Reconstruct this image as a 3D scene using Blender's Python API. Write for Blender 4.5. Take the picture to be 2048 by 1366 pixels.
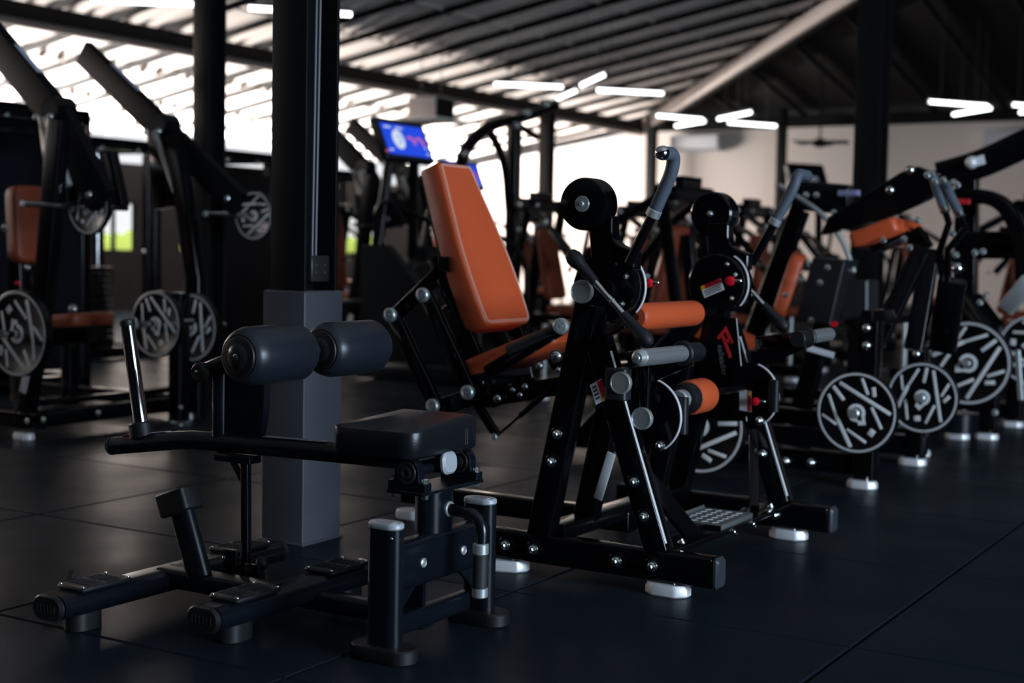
import bpy, bmesh, math, random
from mathutils import Vector as V, Matrix
random.seed(7)
C = bpy.context.scene.collection
for o in list(bpy.data.objects): bpy.data.objects.remove(o, do_unlink=True)
sc = bpy.context.scene

# ------------------------------------------------------------------ camera
# world frame: X and Y run along the building's column grid, Z up, metres; floor at z = 0
FPX, YAW, PITCH, ROLL, EYE = 2852.5, .542456, .0645331, -.0187911, .985
CF = V((-math.sin(YAW)*math.cos(PITCH), math.cos(YAW)*math.cos(PITCH), -math.sin(PITCH)))
_r = V((math.cos(YAW), math.sin(YAW), 0)); _d = CF.cross(_r)
CR = _r*math.cos(ROLL) + _d*math.sin(ROLL)
CD = -_r*math.sin(ROLL) + _d*math.cos(ROLL)
CP = V((0, 0, EYE))
cam = bpy.data.cameras.new('camera'); camo = bpy.data.objects.new('camera', cam); C.objects.link(camo)
cam.sensor_width = 36; cam.lens = FPX/2048*36; cam.clip_start = .05; cam.clip_end = 300
m = Matrix.Identity(4)
for i in range(3):
    m[i][0], m[i][1], m[i][2], m[i][3] = CR[i], -CD[i], -CF[i], CP[i]
camo.matrix_world = m
cam.dof.use_dof = True; cam.dof.focus_distance = 3.75; cam.dof.aperture_fstop = 2.4
sc.camera = camo

# ------------------------------------------------------------------ world, light, exposure
sc.view_settings.view_transform = 'Standard'; sc.view_settings.look = 'None'
sc.view_settings.gamma = 1; sc.view_settings.use_curve_mapping = False
sc.view_settings.exposure = 0.0
w = bpy.data.worlds.new('world'); sc.world = w; w.use_nodes = True
bg = w.node_tree.nodes['Background']; bg.inputs[0].default_value = (.95, .97, 1, 1); bg.inputs[1].default_value = 1.0
def area(name, loc, aim, sx, sy, power, col, spread=math.pi):
    l = bpy.data.lights.new(name, 'AREA'); l.shape = 'RECTANGLE'; l.size = sx; l.size_y = sy; l.energy = power; l.color = col; l.spread = spread
    o = bpy.data.objects.new(name, l); C.objects.link(o); o.location = loc
    o.rotation_euler = (V(aim)-V(loc)).to_track_quat('-Z', 'Y').to_euler(); return o
# daylight through the open left eaves, along the whole left side
area('eaves_daylight', (-18.5, 14.0, 1.20), (-12.5, 14.0, 4.75), 28, .8, 12500, (1, .93, .88), math.radians(50))
# daylight through the opening at the far end of the left side, next to the cream wall
area('corner_daylight', (-15.0, 21.4, 1.7), (-11.0, 23.6, 2.6), 2.6, 1.3, 470, (1, .93, .87), math.radians(150))
# daylight through the open right-hand side of the hall, beside and behind the camera
area('side_daylight', (7.0, 2.3, 1.9), (-2.0, 3.9, .7), 4.5, 2.4, 820, (.64, .81, 1))

# ------------------------------------------------------------------ helpers
def ray(x, y): return CR*((x-1024)/FPX) + CD*((y-683)/FPX) + CF
def QX(x, y, c): v = ray(x, y); return CP + v*(c/v.x)          # a sight line met with the plane X = c
def QY(x, y, c): v = ray(x, y); return CP + v*(c/v.y)
def QZ(x, y, c): v = ray(x, y); return CP + v*((c-EYE)/v.z)

def rrect(w, h, r, n=3):
    r = min(r, w*.499, h*.499); out = []
    for cx, cy, a0 in ((w/2-r, h/2-r, 0), (-w/2+r, h/2-r, 90), (-w/2+r, -h/2+r, 180), (w/2-r, -h/2+r, 270)):
        for i in range(n+1):
            a = math.radians(a0 + 90*i/n); out.append((cx+r*math.cos(a), cy+r*math.sin(a)))
    return out
def ngon(r, n): return [(r*math.cos(2*math.pi*i/n), r*math.sin(2*math.pi*i/n)) for i in range(n)]
def fillet(pts, rad, n=6):
    P = [V(p) for p in pts]; out = [P[0]]
    for i in range(1, len(P)-1):
        a, b, c = P[i-1], P[i], P[i+1]
        u = (a-b); v = (c-b); k = min(rad, u.length*.48, v.length*.48)
        p, q = b+u.normalized()*k, b+v.normalized()*k
        for j in range(n+1):
            t = j/n; out.append(p*(1-t)**2 + b*2*t*(1-t) + q*t*t)
    return out + [P[-1]]

class MB:
    def __init__(s): s.bm = bmesh.new()
    def rings(s, rings, cap0=True, cap1=True):
        vs = [[s.bm.verts.new(p) for p in r] for r in rings]; n = len(vs[0])
        for a, b in zip(vs, vs[1:]):
            for i in range(n):
                s.bm.faces.new((a[i], a[(i+1) % n], b[(i+1) % n], b[i]))
        if cap0: s.bm.faces.new(vs[0][::-1])
        if cap1: s.bm.faces.new(vs[-1])
        return s
    def sweep(s, pts, sec, up=(0, 0, 1), ch=0.0, scales=None):
        """sweep a 2-D section (u across, v along up) along a polyline with mitred corners; ch chamfers both ends"""
        P = [V(p) for p in pts]; n = len(P); R = []
        up = V(up)
        if scales is None: scales = [1]*n
        t_prev = None; u = None
        for i in range(n):
            d0 = (P[i]-P[i-1]).normalized() if i else None
            d1 = (P[i+1]-P[i]).normalized() if i < n-1 else None
            t = (d0+d1).normalized() if d0 and d1 else (d0 or d1)
            k = 1/max(.3, t.dot(d1 or d0))
            if u is None:
                uu = up if abs(t.dot(up)) < .98 else (V((1, 0, 0)) if abs(t.x) < .9 else V((0, 1, 0)))
                u = t.cross(uu).normalized()
            else:
                u = (u - t*u.dot(t)).normalized()
            v = u.cross(t)
            # mitre: stretch along the bend direction
            bend = None
            if d0 and d1 and (d1-d0).length > 1e-5: bend = (d1-d0).normalized()
            def mk(sc_, off=0.0):
                out = []
                for a, b in sec:
                    q = u*a*sc_ + v*b*sc_
                    if bend is not None: q = q + bend*(q.dot(bend)*(k-1))
                    out.append(P[i]+t*off+q)
                return out
            if ch and i == 0:
                m_ = max(abs(c) for q in sec for c in q)
                R.append(mk(scales[i]*(1-ch/m_))); R.append(mk(scales[i], ch))
            elif ch and i == n-1:
                m_ = max(abs(c) for q in sec for c in q)
                R.append(mk(scales[i], -ch)); R.append(mk(scales[i]*(1-ch/m_)))
            else: R.append(mk(scales[i]))
        return s.rings(R)
    def bar(s, p, q, w, h, r=.006, up=(0, 0, 1), ch=.002):
        return s.sweep([p, q], rrect(w, h, r), up, ch)
    def tube(s, pts, r, n=16, ch=0.0, scales=None): return s.sweep(pts, ngon(r, n), (0, 0, 1), ch, scales)
    def lathe(s, p, axis, prof, n=28, cap=True):
        """prof: list of (distance along axis, radius)"""
        p = V(p); a = V(axis).normalized(); u = a.orthogonal().normalized(); v = a.cross(u)
        return s.rings([[p+a*h+(u*math.cos(2*math.pi*i/n)+v*math.sin(2*math.pi*i/n))*max(r, 1e-4) for i in range(n)] for h, r in prof], cap, cap)
    def cyl(s, p, q, r, n=28, b=.002):
        p = V(p); q = V(q); L = (q-p).length; b = min(b, L*.4, r*.5)
        return s.lathe(p, q-p, [(0, r-b), (b, r), (L-b, r), (L, r-b)], n)
    def sphere(s, c, r, n=16, axis=(0, 0, 1)):
        return s.lathe(c, axis, [(-r*math.cos(math.pi*i/10), r*math.sin(math.pi*i/10)) for i in range(11)], n)
    def prism(s, pts, d, b=.0015):
        """polygon (3-D points) pushed along vector d, with a small chamfer"""
        P = [V(p) for p in pts]; d = V(d); dn = d.normalized(); n = len(P)
        def inset(k):
            out = []
            for i in range(n):
                e0 = (P[i]-P[i-1]).normalized(); e1 = (P[(i+1) % n]-P[i]).normalized()
                n0, n1 = dn.cross(e0), dn.cross(e1); nn = n0+n1
                if nn.length < 1e-6: nn = n0
                nn = nn.normalized(); out.append(P[i]+nn*(k/max(.35, nn.dot(n0))))
            return out
        area_ = sum((P[i]-P[0]).cross(P[(i+1) % n]-P[0]).dot(dn) for i in range(n))
        k = b if area_ > 0 else -b
        I = inset(k)
        return s.rings([I, [p+dn*b for p in P], [p+d-dn*b for p in P], [p+d for p in I]])
    def box(s, c, sx, sy, sz, r=.004, ch=.002):
        c = V(c); return s.sweep([c-V((0, 0, sz/2)), c+V((0, 0, sz/2))], rrect(sy, sx, r), (1, 0, 0), ch)
    def pad(s, outline, o, U, W, t, r=.02, dome=0.0, steps=4):
        """upholstered pad: 2-D outline in axes U, W, thickness t along U x W, rounded rims"""
        o = V(o); U = V(U).normalized(); W = V(W); W = (W-U*W.dot(U)).normalized(); N = U.cross(W); n = len(outline)
        cx = sum(p[0] for p in outline)/n; cy = sum(p[1] for p in outline)/n
        def off(k):
            out = []
            for i in range(n):
                ax, ay = outline[i-1]; bx, by = outline[i]; cx_, cy_ = outline[(i+1) % n]
                tx, ty = cx_-ax, cy_-ay; l = math.hypot(tx, ty) or 1
                out.append((bx-ty/l*k, by+tx/l*k))
            return out
        R = []
        def ring(k, h, sc_=1): R.append([o+U*(cx+(x-cx)*sc_)+W*(cy+(y-cy)*sc_)+N*h for x, y in off(k)])
        ring(r*.3, 0)
        ring(0, r*.3)
        for i in range(steps+1):
            a = math.pi/2*i/steps
            ring(r*(1-math.cos(a)), t-r+r*math.sin(a))
        for k in (.8, .55, .3, .1): ring(r, t+dome*(1-k*k), k)
        return s.rings(R)
    def build(s, name, mat, parent=None, off=None, ang=.55):
        bm = s.bm
        bmesh.ops.recalc_face_normals(bm, faces=bm.faces)
        for f in bm.faces: f.smooth = True
        for e in bm.edges:
            if len(e.link_faces) == 2 and e.calc_face_angle(0) > ang: e.smooth = False
        if off is not None:
            for v in bm.verts: v.co -= off
        me = bpy.data.meshes.new(name); bm.to_mesh(me); bm.free()
        if isinstance(mat, (list, tuple)):
            for x in mat: me.materials.append(x)
        else: me.materials.append(mat)
        o = bpy.data.objects.new(name, me); C.objects.link(o)
        if parent is not None: o.parent = parent
        return o

class Thing:
    def __init__(s, name, label, cat, base=(0, 0, 0), group=None):
        s.base = V(base); s.o = bpy.data.objects.new(name, None); C.objects.link(s.o); s.o.location = s.base
        s.o.empty_display_size = .1
        s.o['label'] = label; s.o['category'] = cat
        if group: s.o['group'] = group
    def add(s, name, mb, mat, parent=None, label=None, ang=.55):
        o = mb.build(name, mat, parent or s.o, s.base, ang)
        if label: o['label'] = label
        return o
    def inst(s, name, src, pos, axis, scale=1, parent=None, roll=0):
        o = bpy.data.objects.new(name, src); C.objects.link(o); o.parent = parent or s.o
        o.location = V(pos)-s.base; o.rotation_euler = V(axis).to_track_quat('Z', 'Y').to_euler(); o.scale = (scale,)*3
        return o
    def text(s, name, body, pos, right, upv, size, mat, parent=None):
        cu = bpy.data.curves.new(name, 'FONT'); cu.body = body; cu.size = size; cu.extrude = .0006; cu.resolution_u = 2
        cu.materials.append(mat)
        t_ = bpy.data.objects.new(name, cu); C.objects.link(t_); bpy.context.view_layer.update()
        me = bpy.data.meshes.new_from_object(t_.evaluated_get(bpy.context.evaluated_depsgraph_get()))
        bpy.data.objects.remove(t_); me.materials.clear(); me.materials.append(mat)
        o = bpy.data.objects.new(name, me); C.objects.link(o); o.parent = parent or s.o
        R = V(right).normalized(); U = V(upv); U = (U-R*U.dot(R)).normalized(); N = R.cross(U)
        mm = Matrix.Identity(4)
        for i in range(3): mm[i][0], mm[i][1], mm[i][2], mm[i][3] = R[i], U[i], N[i], (V(pos)-s.base)[i]
        o.matrix_basis = mm; return o
def tag(o, label, cat, group=None):
    o['label'] = label; o['category'] = cat
    if group: o['group'] = group
    return o
def struct(name, mb, mat, ang=.55):
    o = mb.build(name, mat, None, None, ang); o['kind'] = 'structure'; return o
def dup(o, loc=None, rotz=None, label=None, parent=None, flip=False):
    c = o.copy(); C.objects.link(c)
    if parent is not None: c.parent = parent
    if loc is not None: c.location = loc
    if rotz is not None: c.rotation_euler = (0, 0, rotz)
    if label: c['label'] = label
    for ch in list(o.children): dup(ch, parent=c)
    return c

# ------------------------------------------------------------------ materials
def mat(name, col, rough=.5, metal=0.0, spec=.5, bump=0.0, bscale=60, coat=0.0, emit=None, estr=0, var=0.0, vscale=8):
    m_ = bpy.data.materials.new(name); m_.use_nodes = True; nt = m_.node_tree; b = nt.nodes['Principled BSDF']
    b.inputs['Base Color'].default_value = (*col, 1); b.inputs['Roughness'].default_value = rough; b.inputs['Metallic'].default_value = metal
    b.inputs['Specular IOR Level'].default_value = spec; b.inputs['Coat Weight'].default_value = coat; b.inputs['Coat Roughness'].default_value = .08
    if emit: b.inputs['Emission Color'].default_value = (*emit, 1); b.inputs['Emission Strength'].default_value = estr
    if bump or var:
        tc = nt.nodes.new('ShaderNodeTexCoord'); nz = nt.nodes.new('ShaderNodeTexNoise'); nz.inputs['Scale'].default_value = bscale
        nz.inputs['Detail'].default_value = 4; nt.links.new(tc.outputs['Object'], nz.inputs['Vector'])
        if bump:
            bp = nt.nodes.new('ShaderNodeBump'); bp.inputs['Strength'].default_value = bump; bp.inputs['Distance'].default_value = .002
            nt.links.new(nz.outputs['Fac'], bp.inputs['Height']); nt.links.new(bp.outputs['Normal'], b.inputs['Normal'])
        if var:
            n2 = nt.nodes.new('ShaderNodeTexNoise'); n2.inputs['Scale'].default_value = vscale; n2.inputs['Detail'].default_value = 5
            nt.links.new(tc.outputs['Object'], n2.inputs['Vector'])
            mr = nt.nodes.new('ShaderNodeMapRange'); mr.inputs['From Min'].default_value = .3; mr.inputs['From Max'].default_value = .7
            mr.inputs['To Min'].default_value = rough*(1-var); mr.inputs['To Max'].default_value = min(1, rough*(1+var))
            nt.links.new(n2.outputs['Fac'], mr.inputs['Value']); nt.links.new(mr.outputs['Result'], b.inputs['Roughness'])
    return m_
GLOSS = mat('gloss_black_paint', (.003, .003, .004), .14, spec=.32)
SATIN = mat('satin_black_paint', (.0045, .0065, .0105), .24, bump=.05, bscale=700)
RUBBER = mat('black_rubber', (.005, .006, .008), .5, bump=.1, bscale=300)
BLKL = mat('black_leather', (.008, .009, .012), .32, bump=.25, bscale=260)
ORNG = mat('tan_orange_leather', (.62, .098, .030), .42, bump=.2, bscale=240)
ORNG_SHADE = mat('shaded_orange_leather', (.26, .050, .020), .5, bump=.2, bscale=240)  # tan orange leather with the shade on back and left machines in its colour
STITCH = mat('pale_thread', (.75, .42, .32), .7)
DSTITCH = mat('grey_thread', (.06, .065, .07), .7)
CHROME = mat('polished_steel', (.80, .80, .80), .12, 1)
STEEL = mat('satin_steel', (.66, .68, .70), .30, .8)
BEARING = mat('bearing_steel', (.10, .09, .085), .3, .8)
ZINC = mat('zinc_bolt', (.72, .78, .78), .22, 1)
BRUSH = mat('brushed_aluminium', (.60, .64, .64), .36, .7, bump=.05, bscale=400)
CAST = mat('bare_cast_aluminium', (.90, .90, .92), .36, .25)
SILVER = mat('silver_plastic_cap', (.55, .58, .62), .35, .3)
GRIP = mat('blue_grey_rubber_grip', (.075, .095, .125), .6, bump=.1, bscale=400)
DGRIP = mat('dark_rubber_grip', (.02, .022, .026), .55)
RED = mat('red_knob_plastic', (.65, .01, .02), .25)
REDP = mat('red_print', (.60, .015, .02), .5)
WHITEP = mat('white_print', (.75, .76, .80), .5)
GREYP = mat('grey_print', (.06, .06, .065), .5)
YELP = mat('yellow_print', (.75, .45, .03), .5)
BLACKP = mat('black_print', (.01, .01, .012), .5)
PLATEB = mat('weight_plate_black', (.003, .003, .0035), .3)
PLATEW = mat('weight_plate_pale_grey', (.80, .80, .80), .5)
RIMG = mat('weight_plate_rim_grey', (.62, .62, .63), .5)
FLOORM = mat('dark_rubber_floor', (.0115, .0170, .0240), .34, bump=.12, bscale=180, var=.22, vscale=2.2, spec=.5)
FLOORM.node_tree.nodes['Principled BSDF'].inputs['IOR'].default_value = 1.09
COLM = mat('column_black_paint', (.004, .005, .006), .4, spec=.25)
PEDM = mat('pedestal_grey_plate', (.060, .066, .080), .42, var=.35, vscale=5)
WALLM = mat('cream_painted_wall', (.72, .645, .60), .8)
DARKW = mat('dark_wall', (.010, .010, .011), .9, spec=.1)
ROOFM = mat('pale_roof_tile_underside', (.70, .64, .60), .8, spec=.1, bump=.3, bscale=30)
WOODM = mat('dark_rafter', (.008, .0075, .0075), .8, spec=.1)
PALEB = mat('pale_beam_board', (.20, .165, .150), .7)
TUBEM = mat('lit_tube', (1, 1, 1), .5, emit=(.93, .96, 1), estr=5.5)
HOUSE = mat('lamp_housing', (.03, .03, .032), .5)

# ------------------------------------------------------------------ the hall
YW, XB, RS = 23.47, -11.5, .184                  # far wall, eaves beam line, roof slope
def deck(x, y): return 3.42 + RS*min(x-XB, YW-y)
b = MB()
for i in range(-27, 9):
    for j in range(-13, 21):
        x0, y0 = -1.0815+i, 3.48+j; x1, y1 = x0+1, y0+1; g, c = .002, .006
        if x0 > 7 or x1 < -16: continue
        b.rings([[V((x0+k, y0+k, z)), V((x1-k, y0+k, z)), V((x1-k, y1-k, z)), V((x0+k, y1-k, z))] for k, z in ((g, -.02), (g, -c), (g+c, 0))], cap0=False)
struct('floor', b, FLOORM, .2)
b = MB(); b.box((-5, 7, -.035), 24, 34, .03); struct('floor_subbase', b, DARKW)
b = MB(); b.box((-31.5, 8, -.05), 30, 60, .06); struct('ground_outside', b, mat('sunlit_ground', (.55, .58, .45), .9))
# far wall with its sloped gable corner, and the boxed eave above it
b = MB(); y = YW
b.prism([(-15.25, y, 0), (10, y, 0), (10, y, 3.2), (XB, y, 3.17), (-15.25, y, 2.55)], (0, .15, 0)); struct('wall_far', b, WALLM)
b = MB(); b.bar((XB-.1, YW-.08, 3.24), (10, YW-.08, 3.27), .14, .2); struct('trim_1', b, WOODM)
b = MB(); b.bar((-15.6, YW-.05, 2.56), (XB, YW-.05, 3.24), .1, .1); struct('trim_2', b, WOODM)
# left wall: dark, low, open above; three openings look out on the yard
wins = [(188, 275), (362, 392), (672, 768)]
ys = [(QX(a, 450, -15.2).y, QX(c, 450, -15.2).y) for a, c in wins]
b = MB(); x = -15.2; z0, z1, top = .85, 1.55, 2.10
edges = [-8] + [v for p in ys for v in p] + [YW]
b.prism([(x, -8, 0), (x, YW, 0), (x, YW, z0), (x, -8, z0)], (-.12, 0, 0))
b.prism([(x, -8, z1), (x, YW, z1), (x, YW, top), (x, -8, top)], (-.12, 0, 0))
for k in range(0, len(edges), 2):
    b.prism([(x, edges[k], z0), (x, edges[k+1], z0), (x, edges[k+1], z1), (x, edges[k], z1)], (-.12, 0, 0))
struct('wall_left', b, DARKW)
for k, (a, c) in enumerate(ys):
    f = MB()
    for p, q in (((x-.06, a, z0), (x-.06, c, z0)), ((x-.06, a, z1), (x-.06, c, z1)), ((x-.06, a, z0), (x-.06, a, z1)), ((x-.06, c, z0), (x-.06, c, z1)), ((x-.06, (a+c)/2, z0), (x-.06, (a+c)/2, z1))):
        f.bar(p, q, .05, .05)
    struct('window_%d' % (k+1), f, WOODM)
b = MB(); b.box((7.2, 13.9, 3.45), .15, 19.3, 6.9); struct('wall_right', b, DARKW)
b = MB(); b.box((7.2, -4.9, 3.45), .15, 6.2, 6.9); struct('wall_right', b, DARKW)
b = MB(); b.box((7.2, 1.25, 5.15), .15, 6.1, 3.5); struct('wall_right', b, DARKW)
b = MB(); b.box((6.9, 7.7, 6.85), .9, 31.6, .1); struct('roof_ridge', b, WOODM)
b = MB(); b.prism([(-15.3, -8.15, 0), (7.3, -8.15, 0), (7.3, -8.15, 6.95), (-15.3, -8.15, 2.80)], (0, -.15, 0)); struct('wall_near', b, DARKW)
b = MB(); rnd = random.Random(3); n = 150; R = []
for i in range(n):
    yy = 4+22*i/(n-1); R.append([V((-17.1+rnd.uniform(-.12, .12)+dx, yy+rnd.uniform(-.06, .06), max(0, zz+rnd.uniform(-.14, .10)*(zz > 0)))) for dx, zz in ((-.3, 0), (-.35, .6), (-.2, 1.0), (0, 1.15), (.2, 1.0), (.35, .6), (.3, 0))])
b.rings(R); o = b.build('hedge', mat('leafy_green', (.22, .34, .05), .7, bump=.6, bscale=40)); tag(o, 'green clipped hedge outside the openings of the left wall', 'hedge'); o['kind'] = 'stuff'
# roof: ribbed sheets falling to the left eaves, hipped above the far wall
b = MB(); y = -8.2; rows = []; pitch = .26; k = 0       # ribbed sheets, the ribs run with the slope
while y < YW+.6:
    for f, h in ((0, 0), (.30, 0), (.42, .035), (.58, .035)):
        yy = y+f*pitch; xe = min(6.5, XB+(YW-yy)) if yy < YW else XB
        rows.append([V((x, yy, deck(x, -99)+h)) for x in (-16.0, -13.7, XB, (XB+xe)/2, xe)])
    y += pitch
vs = [[b.bm.verts.new(p) for p in r] for r in rows]
for p, q in zip(vs, vs[1:]):
    for i in range(4): b.bm.faces.new((p[i], p[i+1], q[i+1], q[i]))
o = struct('roof', b, ROOFM, .3)
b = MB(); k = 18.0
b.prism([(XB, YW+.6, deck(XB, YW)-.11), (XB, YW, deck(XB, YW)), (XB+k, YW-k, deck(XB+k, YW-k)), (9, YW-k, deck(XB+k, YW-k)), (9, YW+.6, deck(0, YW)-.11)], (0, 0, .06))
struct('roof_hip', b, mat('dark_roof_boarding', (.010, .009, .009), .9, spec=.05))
for i in range(-22, 18):                            # rafters run with the slope
    y = 10.15+.78*i
    if y > YW: continue
    xe = min(6.5, XB+(YW-y)) if y > YW-18 else 6.5
    b = MB(); b.bar((-15.9, y, deck(-15.9, -99)-.04), (xe, y, deck(xe, -99)-.04), .045, .075)
    struct('roof_rafter', b, WOODM)
x = -15.7
while x < 6:                                        # battens run along the hall
    ye = YW-(x-XB) if x > XB else YW
    b = MB(); b.bar((x, -8, deck(x, -99)-.02), (x, ye, deck(x, -99)-.01), .035, .025)
    struct('roof_batten', b, ROOFM); x += 1.24
for i in range(16):                                 # hip-side rafters
    x = XB+.9+i*1.1; ye = YW-(x-XB)
    b = MB(); b.bar((x, YW+.3, deck(x, YW+.3)-.085), (x, max(ye, YW-17), deck(x, max(ye, YW-17))-.085), .055, .09); struct('roof_rafter', b, WOODM)
b = MB(); b.bar((XB, -8, 3.235), (XB, YW, 3.235), .12, .16); struct('eaves_beam', b, WOODM)
b = MB(); b.bar((XB-.03, -8, 3.12), (XB-.03, YW, 3.12), .10, .07); struct('eaves_beam_board', b, PALEB)
b = MB(); b.bar((XB, YW, 3.24), (XB+17, YW-17, 3.24+17*RS), .06, .22); struct('hip_beam_board', b, PALEB)
b = MB(); b.bar((XB+.06, YW+.06, 3.26), (XB+17.06, YW-16.94, 3.26+17*RS), .1, .26); struct('hip_beam', b, WOODM)
# steel columns of the hall (H sections)
def column(x, y, wx, wy, h, t=.012):
    b = MB()
    for s in (-1, 1): b.box((x, y+s*(wy/2-t/2), h/2), wx, t, h, .001, .001)
    b.box((x-wx*.18, y, h/2), t, wy-2*t+.004, h, .001, .001)
    struct('column', b, COLM)
cols = [(-3.045, 3.705, .145, .17), (-6.07, 6.48, .13, .15), (-3.0, 9.7, .18, .2), (-11.3, 19.7, .2, .2), (-11.1, 23.1, .16, .16), (-8.6, 22.9, .14, .14)]
for x, y, a, c in cols: column(x, y, a, c, deck(x, y)-.1)
b = MB(); pz = QX(640, 582, -2.964).z
b.box((-3.052, 3.71, pz/2), .176, .2, pz, .004, .006); b.box((-3.052, 3.71, .004), .19, .214, .008)
o = struct('column_pedestal', b, PEDM)
T = Thing('power_socket', 'black double power socket box on the right face of the near black column', 'power socket', (-2.99, 3.70, .90))
z = QX(633, 537, -2.975).z
T.base = V((-2.985, 3.70, z)); T.o.location = T.base
b = MB(); b.box((-2.985, 3.70, z), .028, .095, .085, .006, .004); T.add('socket_box', b, mat('black_plastic', (.015, .016, .018), .4))
for dy in (-.022, .022):
    for dz in (-.012, .012):
        b = MB(); b.cyl((-2.973, 3.70+dy, z+dz), (-2.9705, 3.70+dy, z+dz), .004, 10, .0003); T.add('socket_hole', b, GREYP)
for k, (yy, lean) in enumerate(((3.672, .028), (3.69, .03))):
    b = MB(); b.tube([(-2.985, yy, z+.04), (-2.985, yy+lean*.3, 1.6), (-2.985, yy+lean, 3.2)], .0045, 10)
    tag(b.build('cable', mat('grey_cable_%d' % k, (.10, .105, .13), .4)), ['grey cable running down the near column, the left one of two', 'grey cable running down the near column, the right one of two'][k], 'cable')

# ------------------------------------------------------------------ bolts shared by the machines (axis +Z, base at z = 0)
def mesh_of(b, mat_, name):
    o = b.build(name, mat_); me = o.data; bpy.data.objects.remove(o); return me
b = MB(); b.lathe((0, 0, 0), (0, 0, 1), [(0, .0165), (.002, .017), (.0035, .0165), (.0036, .0125), (.006, .012), (.009, .0085), (.0092, .007)], 24)
b.lathe((0, 0, .009), (0, 0, 1), [(0, .0072), (.005, .0068), (.007, .005)], 6)
BOLT = mesh_of(b, ZINC, 'bolt_mesh')
b = MB(); b.lathe((0, 0, -.001), (0, 0, 1), [(0, .027), (.004, .0265), (.0055, .024)], 28)
WASH = mesh_of(b, GLOSS, 'washer_mesh')
b = MB(); b.lathe((0, 0, 0), (0, 0, 1), [(0, .033), (.006, .0345), (.017, .0345), (.020, .033), (.0205, .029), (.0195, .0285)], 32)
CAPM = mesh_of(b, BRUSH, 'round_cap_mesh')
b = MB(); b.lathe((0, 0, 0), (0, 0, 1), [(0, .024), (.012, .024), (.0165, .021), (.0185, .013), (.0155, .011), (.0155, .007), (.019, .006)], 28)
CAPD = mesh_of(b, BRUSH, 'domed_cap_mesh')
def screw_mesh(r, h): 
    b = MB(); b.lathe((0, 0, 0), (0, 0, 1), [(0, r), (h*.5, r*.95), (h, r*.55)], 14); return mesh_of(b, ZINC, 'screw_mesh')
SCREW = screw_mesh(.005, .003)
def rounded(pts, r, n=5):
    """2-D polygon with rounded corners (r may be a list)"""
    out = []; N = len(pts)
    for i in range(N):
        a, b_, c = V((*pts[i-1], 0)), V((*pts[i], 0)), V((*pts[(i+1) % N], 0)); rr = r[i] if isinstance(r, (list, tuple)) else r
        u, v = a-b_, c-b_; k = min(rr, u.length*.49, v.length*.49); p, q = b_+u.normalized()*k, b_+v.normalized()*k
        for j in range(n+1):
            t = j/n; z = p*(1-t)**2 + b_*2*t*(1-t) + q*t*t; out.append((z.x, z.y))
    return out
def stad(w, h, n=8): return rrect(w, h, min(w, h)*.4999, n)

# ------------------------------------------------------------------ foreground: leg curl bench, satin black
YM = 2.935
T = Thing('leg_curl_bench', 'satin black bench with twin dark rollers, black saddle seat and low footplates, nearest machine', 'gym machine', (-2.45, YM, 0))
SX, SN, SF = -1.983, 2.726, 3.144
for y0 in (SN, SF):
    b = MB(); b.sweep([(SX, y0, .03), (SX, y0, .318)], stad(.092, .052), (0, 1, 0))
    st = T.add('stanchion', b, SATIN)
    b = MB(); b.sweep([(SX, y0, .317), (SX, y0, .333)], stad(.093, .053), (0, 1, 0), .004); cp = T.add('top_cap', b, SILVER, st, 'silver cap')
    b = MB(); b.sweep([(SX, y0, .3325), (SX, y0, .3345)], stad(.062, .026), (0, 1, 0), .0008); T.add('cap_inlay', b, BRUSH, st)
    b = MB(); b.sweep([(SX, y0, 0), (SX, y0, .036)], stad(.178, .088), (0, 1, 0), .004); T.add('foot', b, RUBBER, st)
    if y0 == SN: T.inst('screw', SCREW, (SX+.035, y0-.026, .30), (.3, -1, 0), .8, st)
b = MB(); b.bar((SX+.01, SN+.01, .222), (SX+.01, SF-.01, .222), .062, .118, .02, ch=.0)
b.prism([(SX, SN+.03, .165), (SX, SN+.03, .09), (SX, SN+.12, .165)], (.012, 0, 0)); b.prism([(SX, SF-.03, .165), (SX, SF-.03, .09), (SX, SF-.12, .165)], (.012, 0, 0))
T.add('cross_beam', b, SATIN)
BTN = mesh_of(MB().lathe((0, 0, 0), (0, 0, 1), [(0, .012), (.004, .012), (.006, .009), (.0045, .0075), (.0045, .004), (.006, .003)], 20), BRUSH, 'button_mesh')
for yy in (2.822, 3.0): T.inst('button_bolt', BTN, (SX+.041, yy, .222), (1, 0, 0))
b = MB(); b.sweep([(SX-.005, YM, .26), (SX-.005, YM, .39)], stad(.075, .11), (0, 1, 0)); T.add('centre_post', b, SATIN)
b = MB(); b.prism([(SX-.055, YM-.135, .387), (SX+.055, YM-.135, .387), (SX+.055, YM+.135, .387), (SX-.055, YM+.135, .387)], (0, 0, .009)); T.add('mounting_plate', b, SATIN)
b = MB(); b.tube([(SX, YM-.125, .44), (SX, YM+.125, .44)], .013, 16, .002); T.add('pivot_shaft', b, SATIN)
NUT = mesh_of(MB().lathe((0, 0, 0), (0, 0, 1), [(0, .011), (.002, .011), (.0021, .009), (.010, .009), (.012, .007)], 6), ZINC, 'hex_nut_mesh')
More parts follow.
